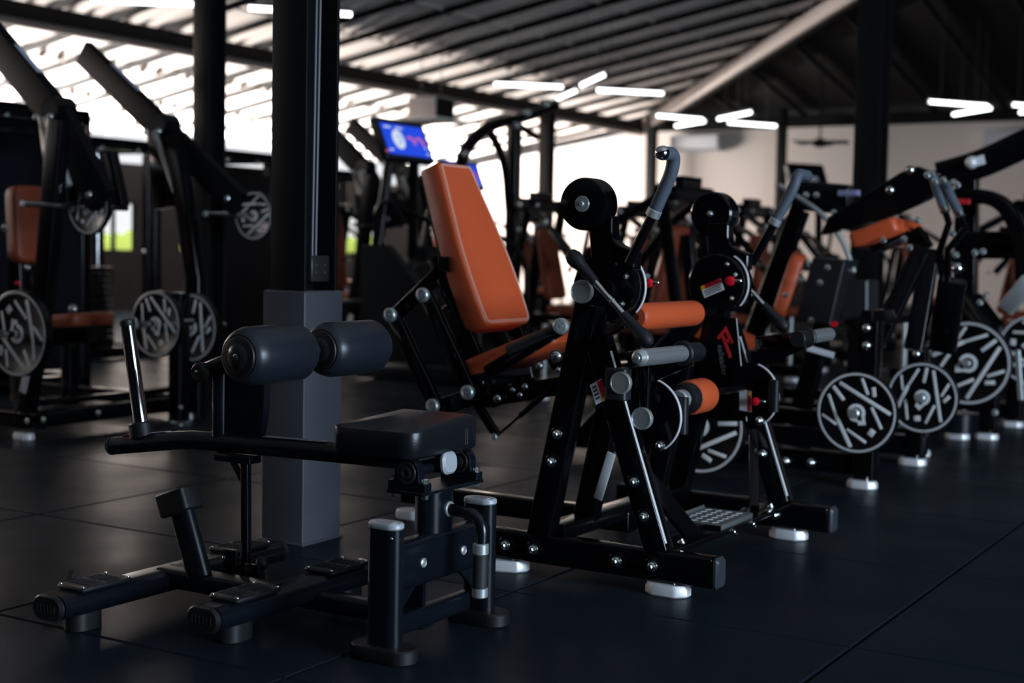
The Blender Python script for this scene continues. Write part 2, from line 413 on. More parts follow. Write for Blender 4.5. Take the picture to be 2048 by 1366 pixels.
for y0 in (YM-.115, YM+.115):
    b = MB(); P = [(-.056, 0), (.056, 0), (.056, .02), (.038, .024)] + [(.036*math.cos(a), .044+.036*math.sin(a)) for a in [math.radians(t) for t in range(-10, 200, 15)]] + [(-.038, .024), (-.056, .02)]
    b.prism([(SX+p, y0-.014, .396+q) for p, q in P], (0, .028, 0), .002); pb = T.add('bearing_block', b, SATIN)
    b = MB(); b.lathe((SX, y0-.0135, .44), (0, -1, 0), [(0, .028), (.004, .027), (.004, .022), (.001, .021), (.001, .016), (.006, .015), (.006, .009), (.002, .008)], 28); T.add('bearing_ring', b, BEARING, pb)
    for sx in (-.045, .045):
        T.inst('hex_bolt', NUT, (SX+sx, y0, .416), (0, 0, 1), 1, pb); T.inst('hex_bolt', NUT, (SX+sx, y0, .388), (0, 0, -1), 1, pb)
# main beam: flat oval tube, kinked near its left end
b = MB(); q0, q1, q2 = V((-1.955, YM, .452)), V((-2.80, YM, .437)), V((-3.11, YM, .394))
b.sweep([q0, V((-2.74, YM, .439)), q1, V((-2.86, YM, .431)), q2], stad(.058, .052), (0, 0, 1), .003); T.add('main_beam', b, SATIN)
b = MB(); b.sweep([(-1.956, YM, .452), (-1.938, YM, .453)], rrect(.062, .056, .02, 4), (0, 0, 1), .006); T.add('end_cap', b, SILVER, None, 'pale grey end cap')
b = MB(); b.sweep([(-3.11, YM, .394), (-3.128, YM, .3915)], stad(.060, .054), (0, 0, 1), .007); T.add('end_cap', b, RUBBER)
b = MB(); b.prism([(-3.04, YM-.012, .4318), (-3.04, YM+.012, .4318), (-2.9, YM+.012, .452), (-2.9, YM-.012, .452)], (0, 0, .0014), .0002); s1 = T.add('side_sticker', b, WHITEP, None, 'white and red strip sticker')
b = MB(); b.prism([(-3.075, YM-.012, .4268), (-3.075, YM+.012, .4268), (-3.04, YM+.012, .4318), (-3.04, YM-.012, .4318)], (0, 0, .0015), .0002); T.add('red_band', b, REDP, s1)
b = MB(); b.prism([(-2.54, YM-.014, .4683), (-2.54, YM+.014, .4683), (-2.33, YM+.014, .472), (-2.33, YM-.014, .472)], (0, 0, .0012), .0002); T.add('top_sticker', b, mat('grey_blue_sticker', (.30, .32, .38), .4), None, 'pale strip sticker')
# saddle seat
b = MB(); out = rounded([(-.125, -.155), (.125, -.155), (.125, .155), (-.125, .155)], [.03, .05, .05, .03], 6)
b.pad(out, (-2.072, YM, .474), (1, 0, 0), (0, 1, 0), .090, .026, .010, 5)
for v in b.bm.verts:
    if v.co.z > .54:
        k = (v.co.z-.54)/.03; dx, dy = v.co.x+2.072, v.co.y-YM
        v.co.z += k*(.010*math.cos(dy*18) + .012*(dy/.155) - .006 - .010*math.exp(-((dx+.02)/.07)**2))
st = T.add('seat', b, BLKL, None, 'black leather saddle pad', .9)
b = MB(); b.tube([(-1.946, YM+.075, .49), (-1.9455, YM+.075, .53)], .0012, 6); T.add('stitching', b, DSTITCH, st)
b = MB(); b.tube([(-1.946, YM+.083, .49), (-1.9455, YM+.083, .53)], .0012, 6); T.add('stitching', b, DSTITCH, st)
b = MB(); b.box((-2.07, YM, .4705), .20, .22, .012); T.add('seat_board', b, RUBBER)
# side grip
b = MB(); gx = SX+.035
pts = fillet([(gx, YM+.01, .335), (gx+.10, YM+.01, .328), (gx+.10, YM-.002, .16)], .06, 8); b.tube(pts[:-1]+[pts[-1]], .0145, 16); g = T.add('grip_tube', b, SATIN)
b = MB(); b.cyl((gx+.10, YM+.001, .235), (gx+.10, YM-.001, .15), .0185, 24, .001); T.add('grip_sleeve', b, DGRIP, g)
for za, zb in ((.262, .235), (.153, .128)):
    b = MB(); b.cyl((gx+.10, YM, za), (gx+.10, YM, zb), .0198, 24, .002); T.add('grip_ring', b, BRUSH, g)
b = MB(); b.cyl((gx-.01, YM+.01, .335), (gx+.004, YM+.01, .335), .02, 20); T.add('weld_collar', b, BRUSH, g)
# chrome weight horn
h0, h1 = V((-3.004, YM, .455)), V((-3.062, YM, .755))
d_ = (h1-h0).normalized()
b = MB(); b.cyl(h0, h1-d_*.01, .0205, 32, .002); hn = T.add('weight_horn', b, CHROME, None, 'polished steel horn')
b = MB(); b.cyl(h1-d_*.012, h1+d_*.008, .0215, 28, .004); T.add('horn_tip', b, RUBBER, hn)
b = MB(); b.cyl(h0-d_*.03, h0+d_*.016, .036, 32, .005); T.add('horn_collar', b, RUBBER, hn)
# roller upright, levers and rollers
b = MB(); b.sweep([(-2.70, YM, .44), (-2.70, YM, .645)], stad(.05, .05), (0, 1, 0), .004); T.add('upright', b, SATIN)
b = MB(); P = rounded([(-2.69, .45), (-2.555, .45), (-2.535, .53), (-2.535, .64), (-2.57, .70), (-2.66, .70), (-2.69, .60)], [.004, .01, .05, .03, .03, .02, .06])
b.prism([(p, YM-.012, q) for p, q in P], (0, .024, 0), .002); T.add('gusset_plate', b, SATIN)
b = MB(); b.bar((-2.74, YM-.03, .632), (-2.55, YM-.03, .70), .014, .05, .006); b.bar((-2.74, YM+.03, .632), (-2.40, YM+.0, .71), .014, .05, .006); b.bar((-2.60, YM, .67), (-2.385, YM, .715), .03, .055, .01); T.add('roller_lever', b, SATIN)
b = MB(); b.lathe((-2.735, YM-.06, .634), (0, 1, 0), [(0, .020), (.006, .026), (.03, .027), (.036, .022)], 24); lv = T.add('lever_pivot', b, RUBBER)
T.inst('screw', SCREW, (-2.735, YM-.06, .634), (0, -1, 0), 1.2, lv)
RX, RZ, RR_ = -2.385, .708, .074
for ya, yb in ((2.655, 2.905), (2.975, 3.225)):
    b = MB(); b.lathe((RX, ya, RZ), (0, 1, 0), [(0, .045), (0.0, .056), (.006, .063), (.014, .068), (.035, RR_), (yb-ya-.035, RR_), (yb-ya-.010, .060), (yb-ya, .052), (yb-ya, .03)], 40); ro = T.add('roller', b, mat('navy_black_foam_%d' % int(ya*10), (.012, .016, .024), .36, bump=.1, bscale=200), None, 'dark foam roller')
    b = MB(); b.lathe((RX, ya-.006, RZ), (0, 1, 0), [(0, .044), (.002, .050), (.006, .052), (.012, .060)], 36); T.add('end_disc', b, RUBBER, ro)
    b = MB(); b.lathe((RX, ya-.014, RZ), (0, 1, 0), [(0, .012), (.002, .024), (.008, .033), (.016, .036), (.03, .036)], 32); hb = T.add('hub_cap', b, mat('hub_plastic_%d' % int(ya*10), (.012, .012, .013), .28), ro)
    b = MB(); b.lathe((RX, ya-.016, RZ), (0, 1, 0), [(0, .006), (.003, .010), (.004, .010)], 6); T.add('axle_nut', b, ZINC, ro)
b = MB(); b.tube([(RX, 2.65, RZ), (RX, 3.23, RZ)], .012, 14); T.add('roller_axle', b, SATIN)
# prop under the beam
b = MB(); b.box((-2.64, YM, .402), .13, .05, .022); b.bar((-2.66, YM, .395), (-2.612, YM, .33), .012, .02); T.add('prop_bracket', b, SATIN)
b = MB(); b.bar((-2.61, YM, .395), (-2.605, YM, .06), .022, .026, .006); T.add('prop_strut', b, SATIN)
b = MB(); b.bar((-2.645, YM-.02, .06), (-2.645, YM-.02, .15), .012, .05); b.bar((-2.565, YM-.02, .06), (-2.565, YM-.02, .12), .012, .05); T.add('prop_shoe', b, SATIN)
b = MB(); b.sphere((-2.55, YM, .12), .019); T.add('prop_knob', b, RUBBER)
T.inst('screw', SCREW, (-2.645, YM-.046, .13), (0, -1, 0), 1.3)
# floor frame with four ribbed footplates
for bx, ya, yb in ((-2.775, 2.41, 3.24), (-2.39, 2.55, 3.20)):
    b = MB(); b.sweep([(bx, ya, .075), (bx, yb, .075)], stad(.105, .062), (0, 0, 1), 0); fb = T.add('foot_bar', b, SATIN)
    for yy, s in ((ya, -1), (yb, 1)):
        b = MB(); b.sweep([(bx, yy, .075), (bx, yy+s*.018, .075)], stad(.107, .064), (0, 0, 1), .006); ec = T.add('end_cap', b, RUBBER, fb)
        for k in range(6 if s < 0 else 0):
            b = MB(); b.bar((bx-.03+.012*k, yy-.0185, .065), (bx-.03+.012*k, yy-.0185, .085), .002, .002, .0005, (0, 1, 0), 0); T.add('cap_rib', b, RUBBER, fb)
        c = yy-s*.14
        b = MB(); b.box((bx, c, .111), .10, .17, .012, .012, .004); fp = T.add('footplate', b, RUBBER, fb)
        for k in range(7):
            xx = bx-.036+.012*k
            b = MB(); b.bar((xx, c-.055, .1175), (xx, c-.008, .1175), .005, .004, .0015, ch=.001); b.bar((xx, c+.008, .1175), (xx, c+.055, .1175), .005, .004, .0015, ch=.001); T.add('tread', b, RUBBER, fp)
        for sx in (-.04, .04):
            for sy in (-.075, .075): T.inst('screw', SCREW, (bx+sx, c+sy, .117), (0, 0, 1), 1, fp)
        b = MB(); b.sweep([(bx, yy-s*.10, 0), (bx, yy-s*.10, .05)], stad(.10, .07), (1, 0, 0), .003); T.add('foot', b, RUBBER, fb)
b = MB(); b.prism([(-2.86, 2.50, .03), (-2.86, 2.58, .03), (-2.86, 2.54, .135)], (.02, 0, 0)); T.add('end_stop', b, RUBBER)
b = MB(); b.bar((-2.775, 2.80, .085), (-2.39, 2.80, .085), .075, .05, .01); T.add('frame_link', b, SATIN)
b = MB(); b.bar((-2.45, YM, .05), (SX-.02, YM, .05), .06, .05, .012); b.bar((SX-.03, SN, .06), (SX-.03, SF, .06), .04, .05, .01); b.prism([(-2.2, YM-.006, .07), (SX-.03, YM-.006, .07), (SX-.03, YM-.006, .20)], (0, .012, 0)); T.add('spine', b, SATIN)
p0, p1 = V((-2.63, 2.78, .10)), V((-2.70, 2.78, .285))
d_ = (p1-p0).normalized(); b = MB(); b.sweep([p0, p1], stad(.075, .045), (0, 1, 0)); sp = T.add('stop_post', b, SATIN)
b = MB(); b.sweep([p1-d_*.02, p1+d_*.045], rrect(.105, .075, .012), (0, 1, 0), .005); T.add('stop_block', b, RUBBER, sp)

# ------------------------------------------------------------------ hip machine with two A-frames
T = Thing('hip_press_machine', 'gloss black hip machine of twin A-frames with tall tan reclining backrest and hooked grips', 'gym machine', (-2.2, 4.215, 0))
YC = 4.215
def foot(T, x, y, h=.034, r=0.0, w=.115, d=.075, parent=None):
    P = rounded([(-w/2, -d*.15), (-w*.28, -d/2), (w*.28, -d/2), (w/2, -d*.15), (w/2, d*.25), (w*.3, d/2), (-w*.3, d/2), (-w/2, d*.25)], .006, 2)
    c, s = math.cos(r), math.sin(r)
    b = MB(); R = []
    for k, z in ((.93, 0), (1, .004), (1, h*.65), (.90, h)): R.append([V((x+(p*c-q*s)*k, y+(p*s+q*c)*k, z)) for p, q in P])
    b.rings(R); f = T.add('levelling_foot', b, CAST, parent, 'bare silver foot')
    b = MB(); b.cyl((x+w*.18, y-d*.1, h-.002), (x+w*.18, y-d*.1, h+.016), .004, 10, .001); T.add('foot_stud', b, ZINC, parent)
    return f
for side, s in (('near', 1), ('far', -1)):
    Y = lambda d: (3.69+d) if s == 1 else (4.74-d)     # d metres inward from the frame's outer face
    n = (0, -1, 0)                                      # faces that look at the viewer
    face = 3.69 if s == 1 else 4.74-.06
    b = MB(); yc = Y(.03); z = .083
    b.bar((-2.36, yc, z), (-1.556, yc, z), .058, .088, .008); bb = T.add('base_beam', b, GLOSS)
    b = MB(); b.sweep([(-1.557, yc, z), (-1.535, yc, z)], rrect(.060, .090, .012, 4), (0, 0, 1), .008); T.add('end_cap', b, mat('blue_grey_plastic_'+side, (.035, .042, .055), .4), bb)
    foot(T, -1.70, yc-.005, parent=bb, w=.135); foot(T, -2.24, yc-.005, parent=bb, r=.3, w=.135)
    for xx in (-2.232, -2.133, -1.852, -1.737):
        if s == -1 and xx < -2: continue
        T.inst('washer', WASH, (xx, face, z), n, 1, bb); T.inst('bolt', BOLT, (xx, face-.004, z), n, 1, bb)
    lo, hi = V((-2.125, yc, .12)), V((-1.975, yc, .83))
    b = MB(); b.bar(lo, hi, .058, .078, .006, (1, 0, 0)); lg = T.add('leg', b, GLOSS)
    for t in (.45, .33, ) if s == 1 else (): 
        p = lo.lerp(hi, t); T.inst('washer', WASH, (p.x, face, p.z), n, .9, lg); T.inst('bolt', BOLT, (p.x, face-.004, p.z), n, .95, lg)
    lo2, hi2 = V((-1.730, yc, .12)), V((-1.945, yc, .73))
    b = MB(); b.bar(lo2, hi2, .058, .072, .006, (1, 0, 0)); lg2 = T.add('leg', b, GLOSS)
    for t in (.33, .17) if s == 1 else (.28, .5):
        p = lo2.lerp(hi2, t); T.inst('washer', WASH, (p.x, face, p.z), n, .9, lg2); T.inst('bolt', BOLT, (p.x, face-.004, p.z), n, .95, lg2)
    b = MB(); dd = (hi2-lo2).normalized(); nn = V((dd.z, 0, -dd.x))*.0372
    off_ = V((0, -.020, 0)); b.bar(lo2+nn+dd*.02+off_, hi2+nn-dd*.05+off_, .011, .0025, .001, nn, 0); T.add('edge_highlight', b, CAST, lg2, 'painted highlight along the leg edge')  # pale strip paints the highlight that runs down the gloss leg's edge
    b = MB(); b.prism([(-2.07, Y(.061), .40), (-1.85, Y(.061), .40), (-1.90, Y(.061), .76), (-2.0, Y(.061), .76)], (0, .010*s, 0)) if s == -1 else b.prism([(-2.02, Y(.024), .60), (-1.93, Y(.024), .60), (-1.92, Y(.024), .80), (-1.98, Y(.024), .80)], (0, .012, 0))
    T.add('gusset_plate', b, GLOSS)
    # pivot drum, cam, counterweight head
    pc = V((-1.95, 0, .880))
    b = MB(); b.lathe((pc.x, Y(.065), pc.z), (0, s, 0), [(0, .099), (.004, .104), (.080, .104), (.084, .098)], 48); dr = T.add('pivot_drum', b, GLOSS)
    b = MB(); P = [(pc.x+.110*math.cos(a), pc.z+.110*math.sin(a)) for a in [math.radians(t) for t in range(-48, 66, 6)]] + [(pc.x+.02, pc.z+.02)]
    b.prism([(p, Y(.115), q) for p, q in P], (0, .010*s, 0), .001); T.add('cam_plate', b, GLOSS, dr)
    b = MB(); b.sweep([(pc.x+.1105*math.cos(a), Y(.12), pc.z+.1105*math.sin(a)) for a in [math.radians(t) for t in range(-42, 61, 6)]], rrect(.010, .004, .001), (0, 0, 1), 0); T.add('cam_rim', b, CAST, dr, 'bright rim')
    for a in (58, 24, -38):
        a = math.radians(a); T.inst('bolt', BOLT, (pc.x+.08*math.cos(a), Y(.065) if s == 1 else Y(.149)-.001, pc.z+.08*math.sin(a)), n, .55, dr)
    b = MB(); P = rounded([(-2.005, 1.09), (-1.99, .93), (-1.93, .90), (-1.85, .93), (-1.85, .985), (-1.925, 1.01), (-1.925, 1.09)], [.01, .03, .01, .01, .01, .05, .01])
    b.prism([(p, Y(.06), q) for p, q in P], (0, .05*s, 0), .003); T.add('neck', b, GLOSS, dr)
    b = MB(); b.lathe((-2.0, Y(.012), 1.122), (0, s, 0), [(0, .068), (.003, .075), (.012, .078), (.075, .078), (.082, .072)], 48); hd = T.add('counterweight', b, GLOSS, dr)
    if s == 1:
        b = MB(); b.lathe((-2.0, Y(.0115), 1.122), (0, -1, 0), [(0, .024), (.003, .023), (.0032, .008), (.009, .006)], 28); T.add('hub_disc', b, BRUSH, dr)
    else:
        T.inst('bolt', BOLT, (-2.0, Y(.095)-.001, 1.122), n, .8, dr)
    # hooked grip
    b = MB(); a0, a1 = V((-1.86, Y(.045), .95)), V((-1.782, Y(.04), 1.095)); b.tube([a0, a1], .0145, 16); arm = T.add('grip_arm', b, GLOSS)
    dv = (a1-a0).normalized(); e0 = a1+dv*.012
    b = MB(); b.cyl(a1-dv*.010, a1+dv*.014, .0215, 24, .002); T.add('grip_clamp', b, BRUSH, arm)
    tip = V((-1.722, Y(-.035 if s == 1 else -.10), 1.262)); b = MB(); b.tube(fillet([e0, V((-1.722, Y(.03), 1.215)), V((-1.712, Y(.02), 1.262)), tip], .05, 8), .0195, 20); T.add('grip_sleeve', b, GRIP, arm, 'blue grey rubber hooked grip')
    b = MB(); b.lathe(tip, (tip-V((-1.712, Y(.02), 1.262))), [(-.004, .0205), (.004, .0205), (.012, .0185), (.020, .012), (.023, .004)], 24); T.add('grip_tip', b, CHROME, arm)
    # tie rod with rubber boots
    r0, r1 = V((-2.005, Y(-.025), .965)), V((-1.765, Y(-.025), .735)); rv = r1-r0
    b = MB(); b.tube([r0.lerp(r1, .25), r0.lerp(r1, .80)], .0095, 16); tr = T.add('tie_rod', b, CHROME)
    b = MB(); b.cyl(r0.lerp(r1, .53), r0.lerp(r1, .56), .0115, 16); T.add('rod_lock_nut', b, ZINC, tr)
    for aa, cc in ((r0, r0.lerp(r1, .31)), (r1, r1.lerp(r0, .31))):
        b = MB(); L = (cc-aa).length; b.lathe(aa, cc-aa, [(-.022, .010), (-.015, .019), (0, .0245), (.02, .0235), (.034, .0185), (L*.6, .0165), (L, .0135)], 24); T.add('rubber_boot', b, RUBBER, tr)
    # round pin caps
    if s == 1:
        T.inst('pin_cap', CAPM, (-1.983, Y(.002), .865), n); T.inst('pin_cap', CAPM, (-1.842, Y(-.012), .607), n, .95); T.inst('pin_cap', CAPM, (-1.792, Y(.03), .504), n, .95)
    b = MB(); b.box((-1.87, Y(.015), .60), .07, .05, .095, .012, .004); bk = T.add('stop_bracket', b, mat('grey_steel_'+side, (.018, .02, .023), .4))
    b = MB(); b.bar((-1.84, Y(.02), .67), (-1.66, Y(.05), .70), .03, .05, .008); b.bar((-1.80, Y(.05), .66), (-1.80, Y(.05), .50), .02, .03, .004); b.prism([(-1.85, Y(.05), .64), (-1.85, Y(.05), .575), (-1.65, Y(.05), .665), (-1.65, Y(.05), .70)], (0, .012*s, 0)); T.add('horn_bracket', b, GLOSS)
    hx = -1.665; b = MB(); hv = V((-.028, -s, .004)).normalized(); hb0 = V((hx, Y(.05), .70)); 
    b.cyl(hb0+hv*.02, hb0+hv*.30, .0235, 32, .006); hr = T.add('weight_horn', b, STEEL, None, 'polished steel horn')
    b = MB(); b.cyl(hb0-hv*.06, hb0+hv*.03, .028, 28); b.cyl(hb0+hv*.028, hb0+hv*.046, .036, 28, .004); T.add('horn_collar', b, RUBBER, hr)
    b = MB(); b.lathe(hb0+hv*.299, hv, [(0, .0235), (.008, .021), (.014, .014), (.0145, .008), (.017, .006)], 28); T.add('horn_tip', b, BRUSH, hr)
    # lower cam with rim
    pl = V((-1.83, 0, .50)); b = MB(); P = [(pl.x+.112*math.cos(a), pl.z+.112*math.sin(a)) for a in [math.radians(t) for t in range(-58, 100, 7)]] + [(pl.x-.06, pl.z+.06), (pl.x-.05, pl.z-.06)]
    b.prism([(p, Y(.12), q) for p, q in P], (0, .010*s, 0), .001); lc = T.add('lower_cam', b, GLOSS)
    b = MB(); b.sweep([(pl.x+.113*math.cos(a), Y(.125), pl.z+.113*math.sin(a)) for a in [math.radians(t) for t in range(-55, 76, 7)]], rrect(.011, .004, .001), (0, 0, 1), 0); T.add('cam_rim', b, CAST, lc, 'bright rim')
    T.inst('bolt', BOLT, (pl.x+.05, Y(.12) if s == 1 else Y(.13), pl.z-.085), n, 1, lc)
    b = MB(); b.bar((pl.x+.105, Y(.15), pl.z-.05), (pl.x+.105, Y(.15), pl.z+.06), .03, .035, .01); T.add('cam_bumper', b, RUBBER, lc)
# stickers, knobs and lettering
b = MB(); u, v_ = V((.075, 0, -.015)), V((.010, 0, -.062)); o_ = QY(1183, 768, 3.6885)
def quad(T, o_, u, v_, mat_, name, th=.0008, parent=None):
    n = u.cross(v_).normalized()
    if n.dot(CP-o_) < 0: n = -n
    b = MB(); b.prism([o_, o_+u, o_+u+v_, o_+v_], n*th, .0001); return T.add(name, b, mat_, parent)
sk = quad(T, QY(1180, 770, 3.689), QY(1203, 757, 3.689)-QY(1180, 770, 3.689), QY(1192, 810, 3.689)-QY(1180, 770, 3.689), WHITEP, 'warning_sticker')
quad(T, QY(1194, 764, 3.688), QY(1204, 758, 3.688)-QY(1194, 764, 3.688), QY(1207, 803, 3.688)-QY(1194, 764, 3.688), REDP, 'red_band', .0008, sk)
quad(T, QY(1204, 796, 3.687), QY(1212, 790, 3.687)-QY(1204, 796, 3.687), QY(1206, 803, 3.687)-QY(1204, 796, 3.687), YELP, 'yellow_mark', .0008, sk)
for k in range(4):
    a, c = QY(1184+k*2.2, 775+k*7.5, 3.688), QY(1192+k*2.2, 770+k*7.5, 3.688); quad(T, a, c-a, QY(1185+k*2.2, 778+k*7.5, 3.688)-a, BLACKP, 'text_line', .0006, sk)
yd = 4.74-.149-.001
sk = quad(T, QY(1401, 573, yd), QY(1441, 556, yd)-QY(1401, 573, yd), QY(1409, 596, yd)-QY(1401, 573, yd), WHITEP, 'warning_sticker')
quad(T, QY(1401, 573, yd-.001), QY(1441, 556, yd-.001)-QY(1401, 573, yd-.001), QY(1403.5, 581, yd-.001)-QY(1401, 573, yd-.001), REDP, 'red_band', .0008, sk)
quad(T, QY(1401, 573, yd-.002), QY(1408, 570, yd-.002)-QY(1401, 573, yd-.002), QY(1403.5, 581, yd-.002)-QY(1401, 573, yd-.002), YELP, 'yellow_mark', .0008, sk)
for k in range(3):
    a = QY(1408+k*1.5, 582+k*4, yd-.001); quad(T, a, QY(1440+k*1.5, 568+k*4, yd-.001)-a, QY(1408.7+k*1.5, 584+k*4, yd-.001)-a, GREYP, 'text_line', .0006, sk)
yg = 4.74-.1325
sk = quad(T, QY(1479, 778, yg), QY(1503, 782, yg)-QY(1479, 778, yg), QY(1479, 820, yg)-QY(1479, 778, yg), WHITEP, 'warning_sticker')
quad(T, QY(1495, 781, yg-.001), QY(1502, 782, yg-.001)-QY(1495, 781, yg-.001), QY(1495, 822, yg-.001)-QY(1495, 781, yg-.001), REDP, 'red_band', .0008, sk)
quad(T, QY(1496, 783, yg-.002), QY(1502, 784, yg-.002)-QY(1496, 783, yg-.002), QY(1496, 790, yg-.002)-QY(1496, 783, yg-.002), YELP, 'yellow_mark', .0008, sk)
for px_, py_, y0, r in ((1298, 566, 3.86, .013), (1460, 562, 4.55, .0165), (1511, 803, 4.585, .014)):
    p = QY(px_, py_, y0); b = MB(); b.lathe(p+V((0, -.012, 0)), (0, 1, 0), [(0, r*.5), (.003, r*.9), (.008, r), (.018, r), (.022, r*.8)], 20); kb = T.add('pull_knob', b, RED, None, 'red pull knob')
    b = MB(); b.cyl(p+V((0, .008, 0)), p+V((.0, .045, 0)), r*.4, 12); b.cyl(p+V((r, 0, 0)), p+V((r*2.6, .0, .002)), r*.35, 10); T.add('plunger', b, ZINC, kb)
yl = 4.74-.0715
b = MB()
for st_ in (((1436, 677), (1451, 658), (1464, 687)), ((1465, 685), (1450, 680)), ((1445, 671), (1461, 715))):
    b.sweep([QY(x, y, yl)+V((0, -.0006, 0)) for x, y in st_], rrect(.0112, .0012, .0003, 1), (0, -1, 0), 0)
T.add('red_emblem', b, REDP, None, 'red emblem')
a, c = QY(1435, 690, yl), QY(1444, 750, yl); T.text('lettering', 'ealleader', a+V((0, -.001, 0)), c-a, QY(1446, 688, yl)-a, .030, mat('grey_lettering', (.13, .13, .135), .5))
# base: spine, cross tubes, step plate, braces
b = MB(); b.bar((-2.98, YC, .095), (-2.06, YC, .095), .07, .07, .008); T.add('base_spine', b, GLOSS)
foot(T, -2.96, YC); 
for xx in (-2.10, -1.735):
    b = MB(); b.bar((xx, 3.75, .118 if xx > -2 else .13), (xx, 4.68, .118 if xx > -2 else .13), .075 if xx < -2 else .10, .05 if xx < -2 else .016, .006); T.add('cross_tube', b, GLOSS)
b = MB(); b.bar((-2.10, 3.96, .14), (-2.0, 3.96, .62), .05, .075, .006, (1, 0, 0)); lg = T.add('seat_post', b, GLOSS)
b = MB(); b.bar((-2.0, 3.93, .36), (-2.045, 3.93, .21), .003, .03, .001, (1, 0, 0)); T.add('white_strip', b, WHITEP, lg)
b = MB(); b.bar((-2.10, 4.45, .14), (-2.0, 4.45, .62), .05, .075, .006, (1, 0, 0)); T.add('seat_post', b, GLOSS)
for s in (1, -1):
    Y = lambda d: (3.69+d) if s == 1 else (4.74-d)
    b = MB(); b.bar((-1.83, Y(.06), .36), (-1.735, Y(.27), .13), .03, .05, .004); T.add('brace', b, GLOSS)
    T.inst('bolt', BOLT, (-1.72, Y(.16), .126), (0, 0, 1), .8)
pz = .137; P = [QZ(x, y, pz) for x, y in ((1392, 1078), (1450, 1084), (1514, 1051), (1459, 1043))]
b = MB(); x0, x1, y0, y1 = -1.87, -1.70, 4.10, 4.36
b.prism([(x0, y0, pz), (x1, y0, pz), (x1, y1, pz), (x0, y1, pz)], (0, 0, .004)); b.bar((x1, y0, pz-.006), (x1, y1, pz-.006), .004, .018, .001); b.bar((x0, y0, pz+.004), (x0, y1, pz+.004), .004, .018, .001)
stp = T.add('step_plate', b, mat('worn_grey_steel', (.26, .27, .28), .42, .7))
for i in range(4):
    for j in range(6):
        b = MB(); c = V((x0+.03+.036*i, y0+.03+.039*j, pz+.004)); b.bar(c-V((.008, .008, 0)), c+V((.008, .008, 0)), .005, .003, .001, ch=.0005); T.add('tread', b, stp.data.materials[0], stp)
for yy in (4.14, 4.30):
    b = MB(); c = V((x1+.022, yy, pz-.02)); b.cyl(c-V((.02, 0, 0)), c+V((.012, 0, 0)), .008, 12); b.bar(c+V((.006, -.018, .012)), c+V((.006, .018, -.012)), .006, .012, .003); T.add('wing_nut', b, ZINC, stp)
# backrest
top, bot = V((-2.795, YC, 1.283)), V((-2.555, YC, .725))
U = (top-bot).normalized(); L = (top-bot).length; Wv = V((0, -1, 0)); N = U.cross(Wv)      # N looks towards the sitter
prof = [(0, .150), (.10, .160), (.25, .158), (.38, .140), (.50, .118), (.60, .102), (L, .092)]
outl = [(u, -h) for u, h in prof] + [(u, h) for u, h in prof[::-1]]
outl = rounded(outl, [.035, .05, .1, .1, .1, .05, .03, .03, .05, .1, .1, .1, .05, .035], 5)
if N.x < 0: Wv = -Wv; N = U.cross(Wv)
b = MB(); b.pad(outl, bot-N*.080, U, Wv, .086, .014, .006); bk = T.add('backrest', b, ORNG, None, 'tan orange leather backrest', .9)
def off2(o, k):
    n = len(o); r = []
    for i in range(n):
        ax, ay = o[i-1]; cx, cy = o[(i+1) % n]; tx, ty = cx-ax, cy-ay; l = math.hypot(tx, ty) or 1
        r.append((o[i][0]-ty/l*k, o[i][1]+tx/l*k))
    return r
for k, h in ((.010, .0062), (.016, .0068)):
    o2 = off2(outl, k); o2.append(o2[0]); b = MB(); b.tube([bot+U*x+Wv*y+N*(h-.0006) for x, y in o2], .0019, 6); T.add('stitching', b, STITCH, bk, 'pale stitched line')
b = MB(); P = off2(outl, .012); b.prism([bot+U*x+Wv*y-N*.093 for x, y in P], N*.016); T.add('back_board', b, RUBBER, bk)
# linkage behind the backrest: two planes of parallel bars
for yy in (4.05, 4.38):
    A, B2, D2, E2 = [QY(x, y, 4.03)-V((0, 4.03, 0)) for x, y in ((845, 590), (935, 785), (780, 630), (865, 812))]
    for p, q in ((A, B2), (D2, E2)):
        b = MB(); b.bar((p.x, yy, p.z), (q.x, yy, q.z), .028, .052, .006, (1, 0, 0)); lb = T.add('link_bar', b, GLOSS)
        if yy < 4.2:
            for e in (p, q): T.inst('pivot_cap', CAPD, (e.x, yy-.013, e.z), (0, -1, 0), 1.05, lb)
    b = MB(); b.bar((D2.x-.02, yy+.03, D2.z-.008), (-2.72, yy+.03, .93), .025, .05, .006); b.bar((-2.78, yy+.03, .95), (-2.60, yy+.03, .62), .025, .05, .006, (1, 0, 0)); b.bar((E2.x, yy+.03, E2.z-.01), (-2.56, yy+.03, .50), .03, .06, .006); T.add('link_carrier', b, GLOSS)
    b = MB(); b.bar((-2.62, yy+.06, .60), (-2.585, yy+.06, .44), .025, .045, .006, (1, 0, 0)); T.add('swing_arm', b, GLOSS)
for xx, zz in ((-2.72, .93), (-2.60, .56)):
    b = MB(); b.bar((xx, 4.05, zz), (xx, 4.41, zz), .045, .05); T.add('cross_shaft', b, GLOSS)
g0, g1 = QY(992, 873, 4.08), QY(1108, 772, 4.08); b = MB(); b.tube([g0, g0.lerp(g1, .5)], .005, 12); gs = T.add('gas_strut', b, SATIN)
b = MB(); b.tube([g0.lerp(g1, .42), g1], .010, 14); T.add('strut_body', b, GLOSS, gs)
T.inst('pivot_cap', CAPD, g0+V((0, -.01, 0)), (0, -1, 0), .5, gs)
b = MB(); q = QY(935, 785, 4.08); b.bar((q.x, 4.09, q.z), (g0.x, 4.09, g0.z), .02, .032, .006); T.add('strut_lever', b, GLOSS)
